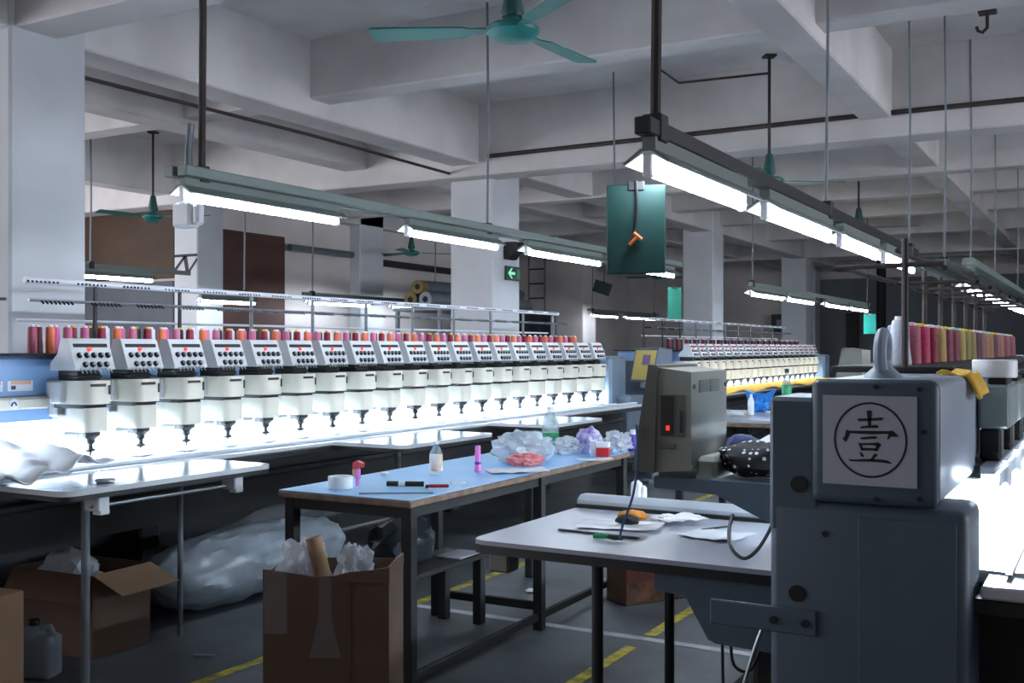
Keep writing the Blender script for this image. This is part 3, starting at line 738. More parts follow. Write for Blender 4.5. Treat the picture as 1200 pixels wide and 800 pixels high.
# console
b = G(); b.prism([(-1.165, 1.06), (-1.165, 1.372), (-1.285, 1.385), (-1.295, 1.385), (-1.345, 1.06), (-1.31, 1.045)], 'y', 3.2, 3.55); con = b.build('console', 'console_grey', gm)
b = G(); b.prism([(-1.285, 1.045), (-1.275, 1.392), (-1.305, 1.395), (-1.362, 1.05)], 'y', 3.185, 3.565); b.build('screen_bezel', 'console_dark', con)
b = G(); b.box(-1.268, -1.185, 3.195, 3.2, 1.165, 1.30, .002); b.build('drive_panel', 'console_dark', con)
b = G(); b.box(-1.263, -1.225, 3.190, 3.196, 1.17, 1.295); b.box(-1.20, -1.194, 3.190, 3.196, 1.18, 1.25); b.build('drive_slot', 'black', con)
b = G(); b.box(-1.245, -1.234, 3.186, 3.191, 1.185, 1.20); b.build('power_light', 'red_light', con)
b = G(); b.box(-1.27, -1.215, 3.192, 3.2, 1.125, 1.145, .004); b.build('latch', 'console_dark', con)
for i in range(2):
    for k in range(7):
        b = G(); b.box(-1.166, -1.161, 3.27 + .105 * i, 3.27 + .105 * i + .09, 1.305 + .006 * k, 1.308 + .006 * k); b.build('vent_slat', 'console_dark', con)
for y in (3.225, 3.535):
    b = G(); b.cyl((-1.166, y, 1.325), (-1.161, y, 1.325), .008, n=8); b.build('console_screw', 'black', con)
b = G(); b.box(-1.17, -1.10, 3.25, 3.5, 1.0, 1.10, .015); b.build('console_foot', 'console_grey', con)
b = G(); b.tube([(-1.34, 3.17, 1.20), (-1.335, 3.168, 1.1), (-1.35, 3.17, .98), (-1.40, 3.2, .87), (-1.43, 3.24, .815)], .0045, 6, 5); b.build('hanging_cable', 'blue_cable', con)
b = G(); b.tube([(-1.03, 3.2, .93), (-1.025, 3.15, .89), (-1.005, 3.11, .845), (-.965, 3.10, .818), (-.93, 3.11, .84), (-.905, 3.15, .89), (-.89, 3.2, .95)], .006, 6, 6); b.build('black_cable', 'black', gm)
# bed, rail, table, light strip of the grey machine
b = G(); b.box(-.80, .55, 2.95, 9.2, .845, .88, .006); b.build('machine_table', 'table_white', gm)
b = G(); b.box(-.28, .55, 2.78, 2.945, .842, .874, .006); b.build('table_flap', 'table_white', gm)
b = G(); b.box(-.30, .55, 2.79, 9.2, .80, .84, .004); b.build('table_edge', 'apron_black', gm)
b = G(); b.box(-.74, .5, 3.0, 9.2, .12, .80); b.build('apron', 'apron_black', gm)  # widened under the table to darken the lit floor behind
b = G(); b.box(-.235, -.22, 2.90, 3.6, .8805, .884); b.build('table_slot', 'black', gm)
b = G(); b.box(-.34, -.30, 3.47, 9.2, 1.045, 1.058); b.build('light_strip', 'led', gm)
b = G(); b.box(-.298, -.292, 3.46, 9.2, 1.035, 1.075); b.build('light_lip', 'alu', gm)
b = G(); b.box(-.40, -.34, 3.40, 9.2, 1.06, 1.10, .005); b.build('lower_rail', 'steel_dark', gm)
b = G(); b.box(-.345, -.30, 3.40, 9.2, 1.075, 1.10, .004); b.build('lower_rail', 'alu', gm)
for i in range(8):
    y = 3.56 + .42 * i
    b = G(); b.box(-.365, -.275, y, y + .30, 1.20, 1.335, .008); h_ = b.build('sewing_head', 'head_grey', gm)
    b = G(); b.box(-.362, -.30, y + .01, y + .10, 1.10, 1.20, .008); b.cyl((-.32, y + .01, 1.115), (-.32, y - .005, 1.115), .012, n=10); b.build('head_motor', 'soft_black', h_)
    b = G(); b.box(-.34, -.285, y + .02, y + .2, 1.335, 1.355, .004); b.build('head_cap', 'soft_black', h_)
    b = G(); b.cyl((-.29, y + .05, 1.02), (-.29, y + .05, 1.1), .016, n=10); b.build('needle_clamp', 'white_plastic', h_)
# thread rack
b = G(); b.box(-.78, -.42, 3.42, 9.2, 1.372, 1.392, .004); b.build('spool_rack', 'soft_black', gm)
for i in (0, 2, 3, 4, 5, 6, 7, 8):
    y = 3.38 + .48 * i
    b = G(); px_ = -.55 if i == 0 else -.705; b.cyl((px_, y, 1.39), (px_, y, 1.78), .010, n=8); b.cyl((-.76, y, 1.70), (-.44, y, 1.70), .008, n=6); b.build('stand_post', 'rust_rod', gm)
for x, z in ((-.74, 1.70), (-.46, 1.70), (-.6, 1.76)):
    b = G(); b.cyl((x, 3.55, z), (x, 8.4, z), .009, n=8); b.build('thread_tube', 'steel_dark', gm)
seq = ['silver', 'lilac grey', 'dusty pink', 'magenta', 'magenta', 'black', 'crimson', 'black', 'gold', 'gold', 'wine', 'gold', 'wine', 'wine', 'gold', 'olive', 'olive', 'gold', 'olive',
       'plum', 'plum', 'mauve', 'mauve', 'plum', 'tan', 'mauve', 'tan', 'wine', 'plum', 'wine', 'mauve', 'wine', 'tan', 'dusty pink', 'wine', 'plum', 'mauve', 'gold', 'wine', 'plum', 'mauve']
caps = ['cap white', 'cap lilac', 'cap lilac', 'cap lilac', 'cap yellow', 'cap yellow', 'cap white', 'cap yellow', 'cap lilac', 'cap lilac', 'cap yellow', 'cap mint', 'cap mint', 'cap mint']
cnt = {}
for k, c in enumerate(seq):
    y = 3.72 + .108 * k; cnt[c] = cnt.get(c, 0) + 1
    cp = caps[k] if k < len(caps) else ('cap mint', 'cap yellow', 'cap lilac')[(k // 4) % 3]
    r, h_ = (.04, .135) if k else (.042, .15)
    spool('cone' + c + cp + str(k == 0), c, r, h_, cp, (-.625 - .02 * (k % 2), y, 1.392), ('tall pale silver thread cone beside the dark post of the grey machine rack' if k == 0 else '%s %s thread cone from the near end of the grey machine rack' % (ORD[cnt[c] - 1], c)), 'thread cones on the grey machine')

# things on the grey machine
b = MB(); b.lathe([(.062, 0), (.066, .004), (.066, .052), (.062, .056), (.045, .056), (.043, .05), (.043, .004)], n=28)
tag(b.build('tape_roll', 'white_plastic'), 'pale tape roll lying on the first head of the grey machine', 'tape').location = (-.325, 3.64, 1.356)
b = MB(); b.sheet(lambda u, v: (-.44 + .11 * u + .008 * math.sin(v * 9), 3.22 + .26 * v, 1.379 - (.0 if u < .7 else .07 * ((u - .7) / .3) ** 1.3) + .008 * math.sin(u * 8 + v * 7)), 14, 14)
tag(b.build('yellow_rag', 'fabric_yellow', solid=.006), 'yellow rag draped over the edge of the grey machine beam', 'cloth')
b = MB(); b.blob((-1.0, 3.36, 1.088), (.125, .11, .058), .25, 2.2, 3, .9, 3.1); tag(b.build('polka_dot_bag', 'polka'), 'black bag with white dots lying on the console arm', 'bag')
b = MB(); b.sheet(lambda u, v: (-1.1 + .24 * u, 3.50 + .05 * v + .02 * math.sin(u * 7), 1.06 + .085 * math.sin(u * 1.9) + .03 * v), 14, 5); tag(b.build('white_cord_cloth', 'fabric_white', solid=.012), 'white cloth strip behind the black dotted bag', 'cloth')
b = MB(); b.blob((-1.12, 3.58, 1.11), (.06, .05, .045), .25, 2.2, 2, None, 8.1); tag(b.build('navy_cloth', 'navy'), 'crumpled navy cloth behind the dotted bag', 'cloth')

# ------------------------------------------------------------------ white worktable beside the grey machine
wt = thing('work_table', 'white laminate worktable with dark edge, beside the grey machine', 'table', (-1.35, 3.5, 0))
O2 = wt.location.copy()
def W(): return MB(O2)
r = .05
b = W(); x0, x1, y0, y1 = -1.9, -.80, 3.05, 4.07
pts = [(x0 + r - r * math.cos(t), y0 + r - r * math.sin(t)) for t in (0, R(45), R(90))] + [(x1 - r + r * math.sin(t), y0 + r - r * math.cos(t)) for t in (0, R(45), R(90))] + [(x1, y1), (x0, y1)]
b.prism(pts, 'z', .785, .80); b.build('tabletop', 'laminate', wt)
b = W(); b.prism([(x, y + .002) for x, y in pts], 'z', .755, .785); b.build('table_edge', 'apron_black', wt)
b = W(); b.prism([(3.88, .80), (3.88, .83), (3.91, .848), (3.96, .848), (3.97, .83), (3.97, .80)], 'x', -1.9, -.95); b.build('back_rail', 'alu', wt)
b = W(); b.box(-1.9, -.95, 3.866, 3.88, .80, .815); b.build('rail_seal', 'black', wt)
for x, y in ((-1.455, 3.12), (-1.49, 3.85), (-.86, 3.85)):
    b = W(); b.cyl((x, y, 0), (x, y, .755), .019, n=12); b.build('leg', 'steel_dark', wt)
b = W(); b.prism([(-1.25, .755), (-1.25, .70), (-1.235, .69), (-1.15, .685), (-1.075, .56), (-1.05, .55), (-.82, .545), (-.82, .755)], 'y', 3.10, 3.16); b.build('bracket_plate', 'machine_grey', wt)
b = W(); b.box(-.98, -.80, 3.16, 3.4, .58, .755, .01); b.build('motor_box', 'soft_black', wt)
b = W(); b.box(-1.88, -1.80, 3.14, 3.22, .675, .755, .008); b.build('clamp', 'console_grey', wt)
t = thing('pedal_box', 'dark motor box on the floor under the white worktable', 'box', (-.92, 3.35, 0))
b = MB(); b.box(-.17, .10, -.2, .2, 0, .36, .015); b.build('box_body', 'soft_black', t)
b = MB(); b.box(-.05, .10, -.15, .2, .36, .56, .02); b.build('motor', 'black', t)
pipe('pale cable hanging from the table bracket down to the floor box', [(-.86, 3.05, .70), (-.90, 3.03, .60), (-.95, 3.02, .42), (-1.02, 3.03, .12), (-1.05, 3.04, .006)], .006, 'steel', 'cable', 'cable')
pipe('black cable loop hanging below the table bracket', [(-1.03, 3.18, .55), (-1.02, 3.18, .47), (-.97, 3.18, .46), (-.93, 3.18, .545)], .005, 'black', 'cable', 'cable')
pipe('thin black cable hanging to the floor below the table bracket', [(-1.04, 3.13, .55), (-1.035, 3.13, .3), (-1.03, 3.14, .005)], .005, 'black', 'cable', 'cable')

# things on the white worktable
ZT = .8015
def lay(name, label, cat, px, py, m, fn, rz=0., z=ZT):
    b = MB(); fn(b); o = b.build(name, m); p = at_z(px, py, z); o.location = p; o.rotation_euler = (0, 0, R(rz)); return tag(o, label, cat)
def paper_sheet(w_, h_, s):
    return lambda b: b.sheet(lambda u, v: ((u - .5) * w_, (v - .5) * h_, .003 + .012 * abs(noise.noise(Vector((u * 3 + s, v * 3, s)))) + (.03 * (u - .8) if u > .8 else 0)), 12, 12)
lay('paper_sheet', 'crumpled paper sheet under the brown mitt on the white worktable', 'paper', 728, 616, 'paper', paper_sheet(.30, .20, 1), 12)
lay('paper_sheet', 'crumpled paper piece at the cable end on the white worktable', 'paper', 795, 608, 'paper', paper_sheet(.17, .16, 4), 50, ZT + .01)
lay('paper_sheet', 'white paper near the black cable loop on the worktable', 'paper', 840, 628, 'paper', paper_sheet(.22, .18, 7), -10)
lay('long_ruler', 'thin dark metal ruler along the paper on the white worktable', 'ruler', 710, 627, 'steel_dark', lambda b: b.box(-.19, .13, -.009, .009, .0, .006, .002), -4)
lay('mitt', 'small orange-brown folded mitt on the paper', 'glove', 739, 615, ['fabric_orange', 'soft_black'], lambda b: (b.blob((.0, .02, .03), (.055, .035, .022), .2, 2, 3, .8, 5), setattr(b, 'mi', 1), b.blob((-.01, -.012, .02), (.045, .028, .02), .2, 2, 2, .8, 2)), 5, ZT + .008)
lay('thread_snips', 'green handled thread snips on the white worktable', 'scissors', 711, 632, ['green_plastic', 'steel_dark'], lambda b: (b.tube([(-.05, 0, .008), (-.02, .006, .01), (.005, .002, .01)], [.008, .010, .007], 8), setattr(b, 'mi', 1), b.tube([(.005, 0, .01), (.03, -.004, .01), (.06, -.002, .006)], [.007, .009, .002], 8)), 0)
lay('pen', 'black pen near the loop of black cable', 'pen', 838, 622, 'black', lambda b: b.cyl((-.05, 0, .005), (.05, .02, .012), .004, n=8), 35)
lay('crumpled_tissue', 'small grey crumpled tissue beside the mitt', 'tissue', 780, 611, 'paper', lambda b: b.blob((0, 0, .012), (.03, .025, .016), .35, 3, 3, .7, 9), 0)
lay('white_socket_plug', 'white folded plastic adapter standing behind the worktable rail', 'adapter', 748, 593, 'white_plastic', lambda b: (b.box(-.03, .015, -.02, .02, 0, .105, .012), b.box(.005, .035, -.015, .015, 0, .085, .01)), 20, .8015)

# ------------------------------------------------------------------ blue table
bt = thing('work_table', 'long blue-topped worktable with worn wooden edge and black frame', 'table', (-2.52, 3.58, 0), R(.8))
ZB = .82
LX, LY = .70, 2.35
b = MB(); b.box(-LX, 0, 0, LY, ZB - .004, ZB, .001); b.build('table_top', 'blue_top', bt)
b = MB(); b.box(-LX - .004, .004, -.004, LY + .004, ZB - .035, ZB - .004, .006); b.build('wood_board', 'wood_edge', bt)
b = MB(); b.box(-LX + .02, -.02, .02, LY - .02, ZB - .08, ZB - .035); b.build('apron_frame', 'soft_black', bt)
for x in (-LX + .045, -.03):
    for y in (.04, 1.22, LY - .05):
        b = MB(); b.box(x - .025, x + .025, y - .025, y + .025, 0, ZB - .035, .003); b.build('leg', 'soft_black', bt)
b = MB(); b.box(-LX + .04, -.03, 1.205, 1.235, .10, .14, .003); b.build('stretcher', 'soft_black', bt)
b = MB(); b.box(-.05, -.02, .04, LY - .05, .05, .085, .003); b.build('stretcher', 'soft_black', bt)
b = MB(); b.blob((-3.0, 4.2, .50), (.13, .22, .13), .3, 2.4, 3, .95, 21); tag(b.build('dark_plastic_bag', 'film_dark'), 'dark translucent plastic bag sitting on the low bench', 'bag')
bn = thing('low_bench', 'low dark bench with a pale seat edge under the blue table', 'bench', (-3.02, 4.3, 0))
b = MB(); b.box(-.13, .15, -.70, .5, .345, .37, .004); b.build('seat', 'soft_black', bn)
b = MB(); b.box(-.02, .13, .25, .47, .37, .376, .002); b.build('seat_pad', 'laminate', bn)
for x in (-.1, .12):
    for y in (-.66, .45):
        b = MB(); b.box(x - .025, x + .025, y - .025, y + .025, 0, .345, .003); b.build('leg', 'soft_black', bn)

def bottle(name, label, p, r, h, body, label_m, lz, cap, capr=.4, group=None):
    t = thing(name, label, 'bottle', p)
    b = MB(); b.lathe([(r * .9, 0), (r, .008), (r, h * .62), (r * .97, h * .66), (r * .5, h * .84), (r * capr, h * .88), (r * capr, h * .93)], n=16); b.build('bottle_body', body, t)
    if label_m:
        b = MB(); b.lathe([(r * 1.015, h * lz[0]), (r * 1.015, h * lz[1])], n=16); b.build('bottle_label', label_m, t)
    b = MB(); b.lathe([(r * capr * 1.15, h * .92), (r * capr * 1.15, h * .99), (r * capr, h)], n=12); b.build('cap', cap, t)
    return t


ZBT = ZB + .0005
def onblue(px, py): return at_z(px, py, ZBT)
bottle('water_bottle', 'small clear bottle with an orange and white label on the blue table', onblue(511, 556), .033, .165, 'clear_plastic', 'orange_label', (.12, .6), 'white_plastic')
bottle('water_bottle', 'tall clear water bottle with a green label among the plastic bags', onblue(645, 528), .052, .27, 'clear_plastic', 'green_label', (.12, .42), 'white_plastic')
t = thing('lotion_tube', 'slim pink plastic bottle standing alone on the blue table', 'bottle', onblue(560, 552))
b = MB(); b.lathe([(.017, 0), (.019, .01), (.016, .03), (.016, .085), (.015, .09)], n=14); b.build('tube_body', 'pink_plastic', t)
b = MB(); b.lathe([(.0165, .035), (.0165, .05)], n=14); b.build('label_band', 'purple_plastic', t)
b = MB(); b.lathe([(.014, .09), (.014, .125), (.012, .13)], n=14); b.build('cap', 'pink_plastic', t)
t = thing('spray_bottle', 'purple bottle with a white cap at the far end of the blue table', 'bottle', onblue(742, 528))
b = MB(); b.lathe([(.028, 0), (.03, .01), (.03, .08), (.02, .10)], n=14); b.build('bottle_body', 'purple_plastic', t)
b = MB(); b.lathe([(.02, .10), (.02, .125), (.012, .13)], n=12); b.build('cap', 'white_plastic', t)
t = thing('trigger_sprayer', 'red and pink trigger sprayer head standing on the blue table', 'sprayer', onblue(419, 569))
b = MB(); b.lathe([(.008, 0), (.009, .03), (.014, .035), (.014, .075), (.010, .08)], n=12); b.build('stem', 'pink_plastic', t)
b = MB(); b.prism([(-.02, .075), (.03, .085), (.032, .105), (.0, .115), (-.02, .105)], 'y', -.012, .012); b.build('nozzle_head', 'red_plastic', t)
b = MB(); b.tube([(-.018, 0, .08), (-.024, 0, .06), (-.018, 0, .045)], .006, 8); b.build('trigger', 'yellow_plate', t)
def roll(px, py, lab, r, h, z=ZBT, m='white_plastic'):
    b = MB(); b.lathe([(r * .55, 0), (r * .97, 0), (r, .004), (r, h - .004), (r * .97, h), (r * .55, h), (r * .52, h - .004), (r * .52, .004)], n=24)
    o = b.build('tape_roll', m); p = at_z(px, py, ZBT); o.location = (p.x, p.y, z); return tag(o, lab, 'tape')
roll(399, 572, 'fat white tape roll at the corner of the blue table', .056, .055)
lay('bottle_lid', 'small white cap lying behind the black marker', 'cap', 451, 557, 'white_plastic', lambda b: b.lathe([(.022, 0), (.022, .014), (.016, .018)], n=14), 0, ZBT)
lay('marker_pen', 'thick black marker lying on the blue table', 'pen', 475, 570, ['black', 'white_plastic'], lambda b: (b.cyl((-.085, 0, .013), (-.03, 0, .013), .012, n=10), b.cyl((0, 0, .013), (.085, 0, .013), .012, n=10), setattr(b, 'mi', 1), b.cyl((-.03, 0, .013), (0, 0, .013), .0122, n=10)), 25, ZBT)
lay('metal_ruler', 'thin blue-grey steel ruler in front of the black marker', 'ruler', 467, 578, 'machine_blue_dark', lambda b: b.box(-.17, .15, -.008, .008, .0, .004, .001), 32, ZBT)
lay('cutter_knife', 'red handled cutter beside the black marker', 'knife', 513, 572, ['red_dark', 'white_plastic', 'black'], lambda b: (b.box(-.04, .05, -.009, .009, .004, .018, .003), setattr(b, 'mi', 1), b.box(-.04, .05, -.012, .012, 0, .004), setattr(b, 'mi', 2), b.box(-.055, -.04, -.008, .008, .002, .016)), 32, ZBT)
lay('glass_dish', 'small clear plastic disc lying on the blue table', 'dish', 538, 567, 'clear_plastic', lambda b: b.lathe([(.04, 0), (.045, .006), (.04, .012)], n=18), 0, ZBT)
def bagfn(sx, sy, sz, seed, amp=.35): return lambda b: b.blob((0, 0, sz * .7), (sx, sy, sz), amp, 2.6, 4, .7, seed)
lay('plastic_bag', 'crumpled clear plastic bag around the pink bits on the blue table', 'bag', 613, 541, 'clear_bag', bagfn(.16, .15, .10, 2), 10, ZBT)
lay('pink_bundle', 'bundle of small pink pieces in front of the clear bag', 'bundle', 616, 545, 'pink_bits', lambda b: b.blob((0, 0, .028), (.10, .06, .035), .3, 5, 4, .8, 6), 30, ZBT)
lay('plastic_bag', 'crumpled white plastic bag right of the green label bottle', 'bag', 664, 531, 'film', bagfn(.09, .10, .06, 11), 0, ZBT)
lay('plastic_bag', 'crumpled violet printed plastic bag beside the red box', 'bag', 690, 530, 'violet_bag', bagfn(.085, .10, .085, 5), 20, ZBT)
lay('plastic_bag', 'crumpled pale plastic bag between the red box and the purple bottle', 'bag', 724, 528, 'film', bagfn(.08, .10, .07, 8), 0, ZBT)
lay('small_box', 'small red box with a white lid among the bags', 'box', 707, 535, ['red_plastic', 'white_plastic'], lambda b: (b.box(-.036, .036, -.03, .03, 0, .055, .003), setattr(b, 'mi', 1), b.box(-.036, .036, -.03, .03, .055, .085, .003)), 15, ZBT)
lay('white_carton', 'small upright white carton left of the red box', 'box', 696, 534, 'white_plastic', lambda b: b.box(-.015, .015, -.02, .02, 0, .09, .003), 15, ZBT)
lay('tissue_sheet', 'white tissue sheets in front of the pink bundle', 'paper', 606, 552, 'paper', paper_sheet(.30, .20, 3), 40, ZBT + .001)
lay('tissue_sheet', 'white tissue sheet in front of the red box', 'paper', 697, 539, 'paper', paper_sheet(.20, .10, 9), 40, ZBT + .001)

# ------------------------------------------------------------------ cartons, bag and jug on the floor
def carton(label, loc, rz, sx, sy, sz, m, flaps=(), th=.006, name='cardboard_box', mprint=None):
    t = thing(name, label, 'box', loc, R(rz))
    b = MB(); x, y = sx / 2, sy / 2
    b.box(-x, x, -y, y, 0, th)
    b.box(-x, -x + th, -y, y, 0, sz); b.box(x - th, x, -y, y, 0, sz); b.box(-x + th, x - th, -y, -y + th, 0, sz); b.box(-x + th, x - th, y - th, y, 0, sz)
    b.build('box_body', m, t)
    for side, ang, ln, fm in flaps:
        M = Matrix.Translation((0, 0, sz))
        if side == '+x': M = M @ Matrix.Translation((x, 0, 0)) @ Matrix.Rotation(R(ang), 4, 'Y'); args = (0, ln, -y, y)
        elif side == '-x': M = M @ Matrix.Translation((-x, 0, 0)) @ Matrix.Rotation(R(-ang), 4, 'Y'); args = (-ln, 0, -y, y)
        elif side == '-y': M = M @ Matrix.Translation((0, -y, 0)) @ Matrix.Rotation(R(ang), 4, 'X'); args = (-x, x, -ln, 0)
        else: M = M @ Matrix.Translation((0, y, 0)) @ Matrix.Rotation(R(-ang), 4, 'X'); args = (-x, x, 0, ln)
        b = MB(); b.box(*args, 0, .005, 0, M); b.build('flap', fm, t)
    return t


big = carton('tall open cardboard box full of plastic film in front of the blue table', (-2.50, 3.08, 0), 27, .45, .34, .64, 'cardboard')
b = MB(); b.box(.085, .088, -.174, -.1705, .0, .64); b.build('crease', 'cardboard_dark', big)
b = MB(); b.sheet(lambda u, v: (.0 + (.022 + .07 * max(0, v - .5)) * (u - .5) * 2, -.178 - .004 * abs(math.sin(u * 9 + v * 14)), .655 - .30 * v), 8, 16); b.build('tape_strip', 'film_thin', big, label='torn clear tape strip')
b = MB(); b.sheet(lambda u, v: (-.215 + .08 * u, -.179 - .010 * abs(math.sin(u * 12 + v * 9)), .66 - .22 * v), 8, 14); b.build('tape_strip', 'film_thin', big)
b = MB(); b.prism([(-.225, .62), (.225, .62), (.225, .675), (.16, .664), (.085, .657), (.03, .643), (-.05, .640), (-.12, .652), (-.225, .664)], 'y', -.174, -.167); b.build('flap', 'cardboard', big)
b = MB(); b.prism([(-.17, .62), (.17, .62), (.17, .66), (.05, .668), (-.17, .676)], 'x', .221, .227); b.build('flap', 'cardboard', big)
def inbig(name, label, cat, m, fn):
    b = MB(); fn(b); o = b.build(name, m); o.location = (-2.50, 3.08, 0); o.rotation_euler = (0, 0, R(27)); return tag(o, label, cat)
inbig('plastic_film', 'crinkled shiny plastic film bulging from the left of the tall box', 'plastic film', 'film', lambda b: (b.blob((-.12, .0, .60), (.09, .10, .13), .42, 2.6, 4, None, 4)))
inbig('plastic_film', 'crinkled plastic film bulging from the right of the tube in the tall box', 'plastic film', 'film', lambda b: b.blob((.06, .06, .60), (.07, .08, .11), .42, 2.6, 4, None, 14))
def tube_fn(b):
    p0, p1 = Vector((.03, -.05, .35)), Vector((-.075, -.04, .755)); d = (p1 - p0).normalized(); a = d.orthogonal().normalized(); c = d.cross(a); n = 16; V = []
    for p, r in ((p0, .03), (p1, .03), (p1, .024), (p0, .024)):
        V += [p + a * math.cos(2 * math.pi * i / n) * r + c * math.sin(2 * math.pi * i / n) * r for i in range(n)]
    b._add(V, [(k * n + i, k * n + (i + 1) % n, (k + 1) % 4 * n + (i + 1) % n, (k + 1) % 4 * n + i) for k in range(4) for i in range(n)])
inbig('cardboard_tube', 'brown cardboard tube leaning out of the tall box', 'tube', 'cardboard_light', tube_fn)

carton('low open cardboard box with a flap folded out under the machine table', (-4.38, 3.46, 0), 4, .52, .36, .39, 'cardboard', [('+x', 22, .2, 'cardboard_light'), ('-y', 60, .14, 'cardboard_dark')])
b = MB(); b.blob((-4.45, 3.45, .33), (.16, .12, .12), .4, 2.5, 3, None, 3); tag(b.build('packing_film', 'film'), 'pale plastic film peeping out of the low open box', 'plastic film')
carton('tan cardboard box cut by the lower left corner of the view', (-4.14, 2.62, 0), 5, .44, .36, .44, 'cardboard_light', [('-y', -20, .1, 'cardboard_light')])
jt = thing('plastic_jug', 'translucent grey plastic jug between the two cardboard boxes', 'jug', (-4.12, 3.02, 0), R(20))
b = MB(); b.box(-.09, .09, -.06, .06, 0, .19, .025, seg=3); b.lathe([(.06, .18), (.03, .225), (.022, .23)], (-.02, 0, 0), 12); b.build('jug_body', 'jug', jt)
b = MB(); b.tube([(.01, 0, .22), (.06, 0, .225), (.08, 0, .19), (.08, 0, .12)], .012, 8); b.build('handle', 'jug', jt)
b = MB(); b.lathe([(.026, .225), (.026, .25), (.02, .254)], (-.02, 0, 0), 12); b.build('cap', 'steel_dark', jt)
# red printed carton under the white table
rc = thing('printed_carton', 'closed carton with red and brown print on the floor beyond the worktable', 'box', (-2.36, 5.48, 0), R(-31.6))
b = MB(); b.box(-.2, 0, -.02 - .0, .42, 0, .31, .006); b.build('carton_body', 'cardboard_dark', rc)
b = MB(); b.box(0, .002, .0, .41, .02, .13); b.build('brown_panel', 'brown_print', rc)
b = MB(); b.box(0, .0025, -.015, .415, .13, .30); b.build('red_panel', 'red_print', rc)
b = MB(); b.box(0.0025, .0035, .1, .30, .20, .235); b.build('pale_lettering', 'cardboard_light', rc)
# large bag of white stuffing
bagt = thing('stuffed_bag', 'large clear plastic bag of white stuffing lying under the machine', 'bag', (-4.42, 4.25, .2), R(2))
b = MB(); n, m_ = 40, 50; V = []; Fc = []
for k in range(m_ + 1):
    t = k / m_; rr = .205 * (max(0, 1 - (abs(t - .42) / (.42 if t < .42 else .58)) ** 3.0)) ** .5 + .008
    for i in range(n):
        a = 2 * math.pi * i / n; p = Vector((rr * 1.05 * math.cos(a), -.36 + 1.62 * t, rr * .95 * math.sin(a)))
        k_ = .016 * noise.noise(p * 6) + .022 * noise.noise(Vector((p.x * 22, p.y * 7, p.z * 22)))
        p.x += k_ * math.cos(a); p.z = max(p.z + k_ * math.sin(a), -.196)
        V.append(p)
for k in range(m_):
    for i in range(n): Fc.append((k * n + i, k * n + (i + 1) % n, (k + 1) * n + (i + 1) % n, (k + 1) * n + i))
b._add(V, Fc + [tuple(range(n)), tuple(range(m_ * n, m_ * n + n))]); b.build('stuffing', 'bag_white', bagt)
b = MB(); b.sheet(lambda u, v: (.02 + .12 * math.cos(v * 3), .15 + 1.2 * u, .19 + .13 * math.sin(u * 3.1) * (1 - abs(2 * v - 1)) + .02 * noise.noise(Vector((u * 6, v * 4, 0)))), 24, 8); b.build('loose_film', 'film_thin', bagt)
lay('floor_scrap', 'small pale stick lying on the floor before the bag', 'scrap', 239, 769, 'steel', lambda b: b.box(-.05, .05, -.012, .012, 0, .01, .003), 25, 0.0005)
lay('floor_scrap', 'small pale paper scrap on the floor behind the bench', 'scrap', 625, 694, 'paper', lambda b: b.blob((0, 0, .01), (.05, .03, .014), .4, 3, 2, .7, 2), 25, 0.0005)

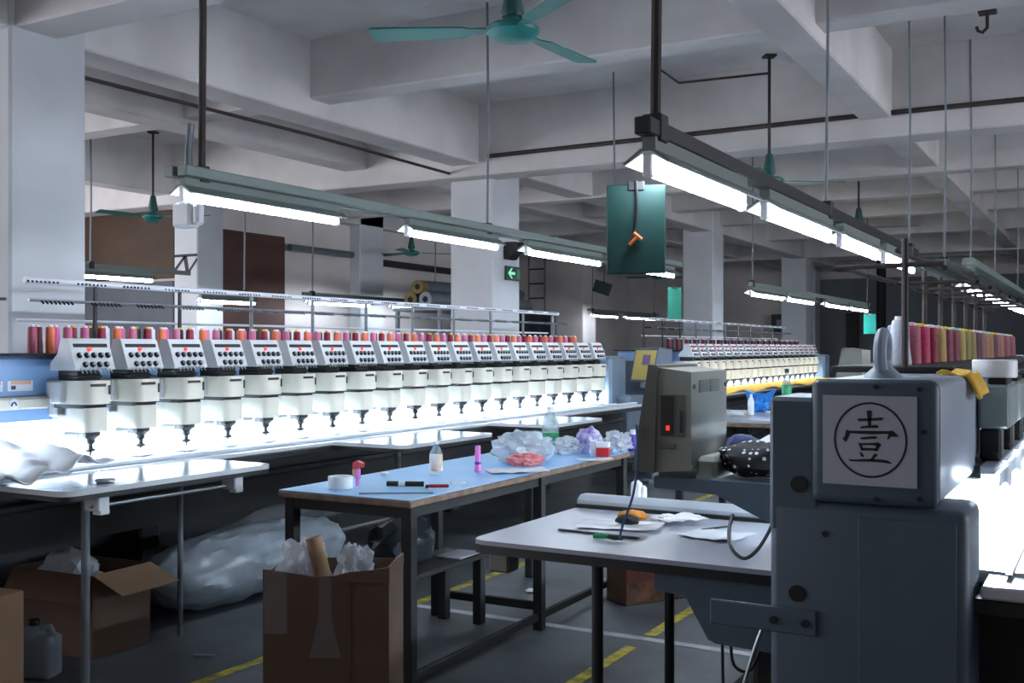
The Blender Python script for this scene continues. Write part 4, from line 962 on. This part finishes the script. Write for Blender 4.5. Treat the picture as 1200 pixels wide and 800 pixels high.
# ------------------------------------------------------------------ farther things
st = thing('side_table', 'small wood-edged table behind the console with bottles and a blue bag', 'table', (-2.5, 8.5, 0))
b = MB(); b.box(-.6, .7, -.6, .6, .87, .9, .004); b.build('table_top', 'laminate', st)
b = MB(); b.box(-.605, .705, -.605, .605, .84, .87, .004); b.build('wood_edge', 'wood_edge', st)
for x in (-.5, .6):
    for y in (-.53, .53):
        b = MB(); b.box(x - .025, x + .025, y - .025, y + .025, 0, .84, .003); b.build('leg', 'soft_black', st)
ZS = .9005
p = at_z(890, 483, ZS); b = MB(); b.blob((0, 0, .08), (.09, .09, .085), .3, 2.4, 4, .9, 4); b.prism([(-.09, .10), (-.12, .19), (-.03, .155), (.06, .16), (.14, .2), (.09, .10)], 'y', -.03, .03)
o = b.build('blue_bag', 'blue_bag'); o.location = p; tag(o, 'bright blue knotted plastic bag on the small side table', 'bag')
p = at_z(880, 486, ZS); t = bottle('squeeze_bottle', 'white plastic bottle in front of the blue bag', p, .026, .17, 'white_plastic', None, None, 'white_plastic')
p = at_z(922, 490, ZS); bottle('water_bottle', 'clear water bottle with a dark green label above the grey machine shoulder', p, .038, .385, 'clear_plastic', 'green_label', (.4, .68), 'steel_dark')
p = at_z(862, 487, ZS); b = MB(); b.blob((0, 0, .015), (.06, .04, .02), .4, 3, 3, .7, 7); o = b.build('tissue_wad', 'paper'); o.location = p; tag(o, 'white tissue wad left of the white squeeze bottle', 'tissue')

def stand_console(label, x, y, rz, m1, plate=None, zc=1.08, s=1.):
    t = thing('control_console', label, 'console', (x, y, 0), R(rz))
    b = MB(); b.prism([(.1 * s, zc), (.1 * s, zc + .31 * s), (-.04 * s, zc + .33 * s), (-.06 * s, zc + .33 * s), (-.13 * s, zc)], 'y', -.18 * s, .18 * s); b.build('console_body', m1, t)
    b = MB(); b.box(-.04, .06, -.05, .05, .03, zc + .02, .008); b.build('stand', 'machine_blue_dark', t)
    b = MB(); b.box(-.2, .2, -.2, .2, 0, .03, .008); b.build('stand_foot', 'machine_blue_dark', t)
    if plate:
        M = Matrix.Translation((-.094 * s, 0, zc + .16 * s)) @ Matrix.Rotation(R(12), 4, 'Y')
        b = MB(); b.box(-.008, .0, -.16 * s, .16 * s, -.145 * s, .145 * s, 0, M); b.build('face_plate', plate, t)
        b = MB(); b.box(-.012, -.008, -.09 * s, .03 * s, -.0 * s, .10 * s, 0, M); b.build('screen', 'violet_screen', t)
    return t


stand_console('control console with a yellow face and violet screen before the distant machine', -4.36, 10.75, 60, 'machine_blue_dark', 'yellow_plate', 1.08, 1.12)
stand_console('pale grey console standing behind the lifting ring', -1.72, 8.3, 0, 'console_grey', None, 1.15, .9)
stand_console('second grey console partly behind the lifting ring', -1.62, 8.75, 0, 'console_dark', None, 1.13, .9)
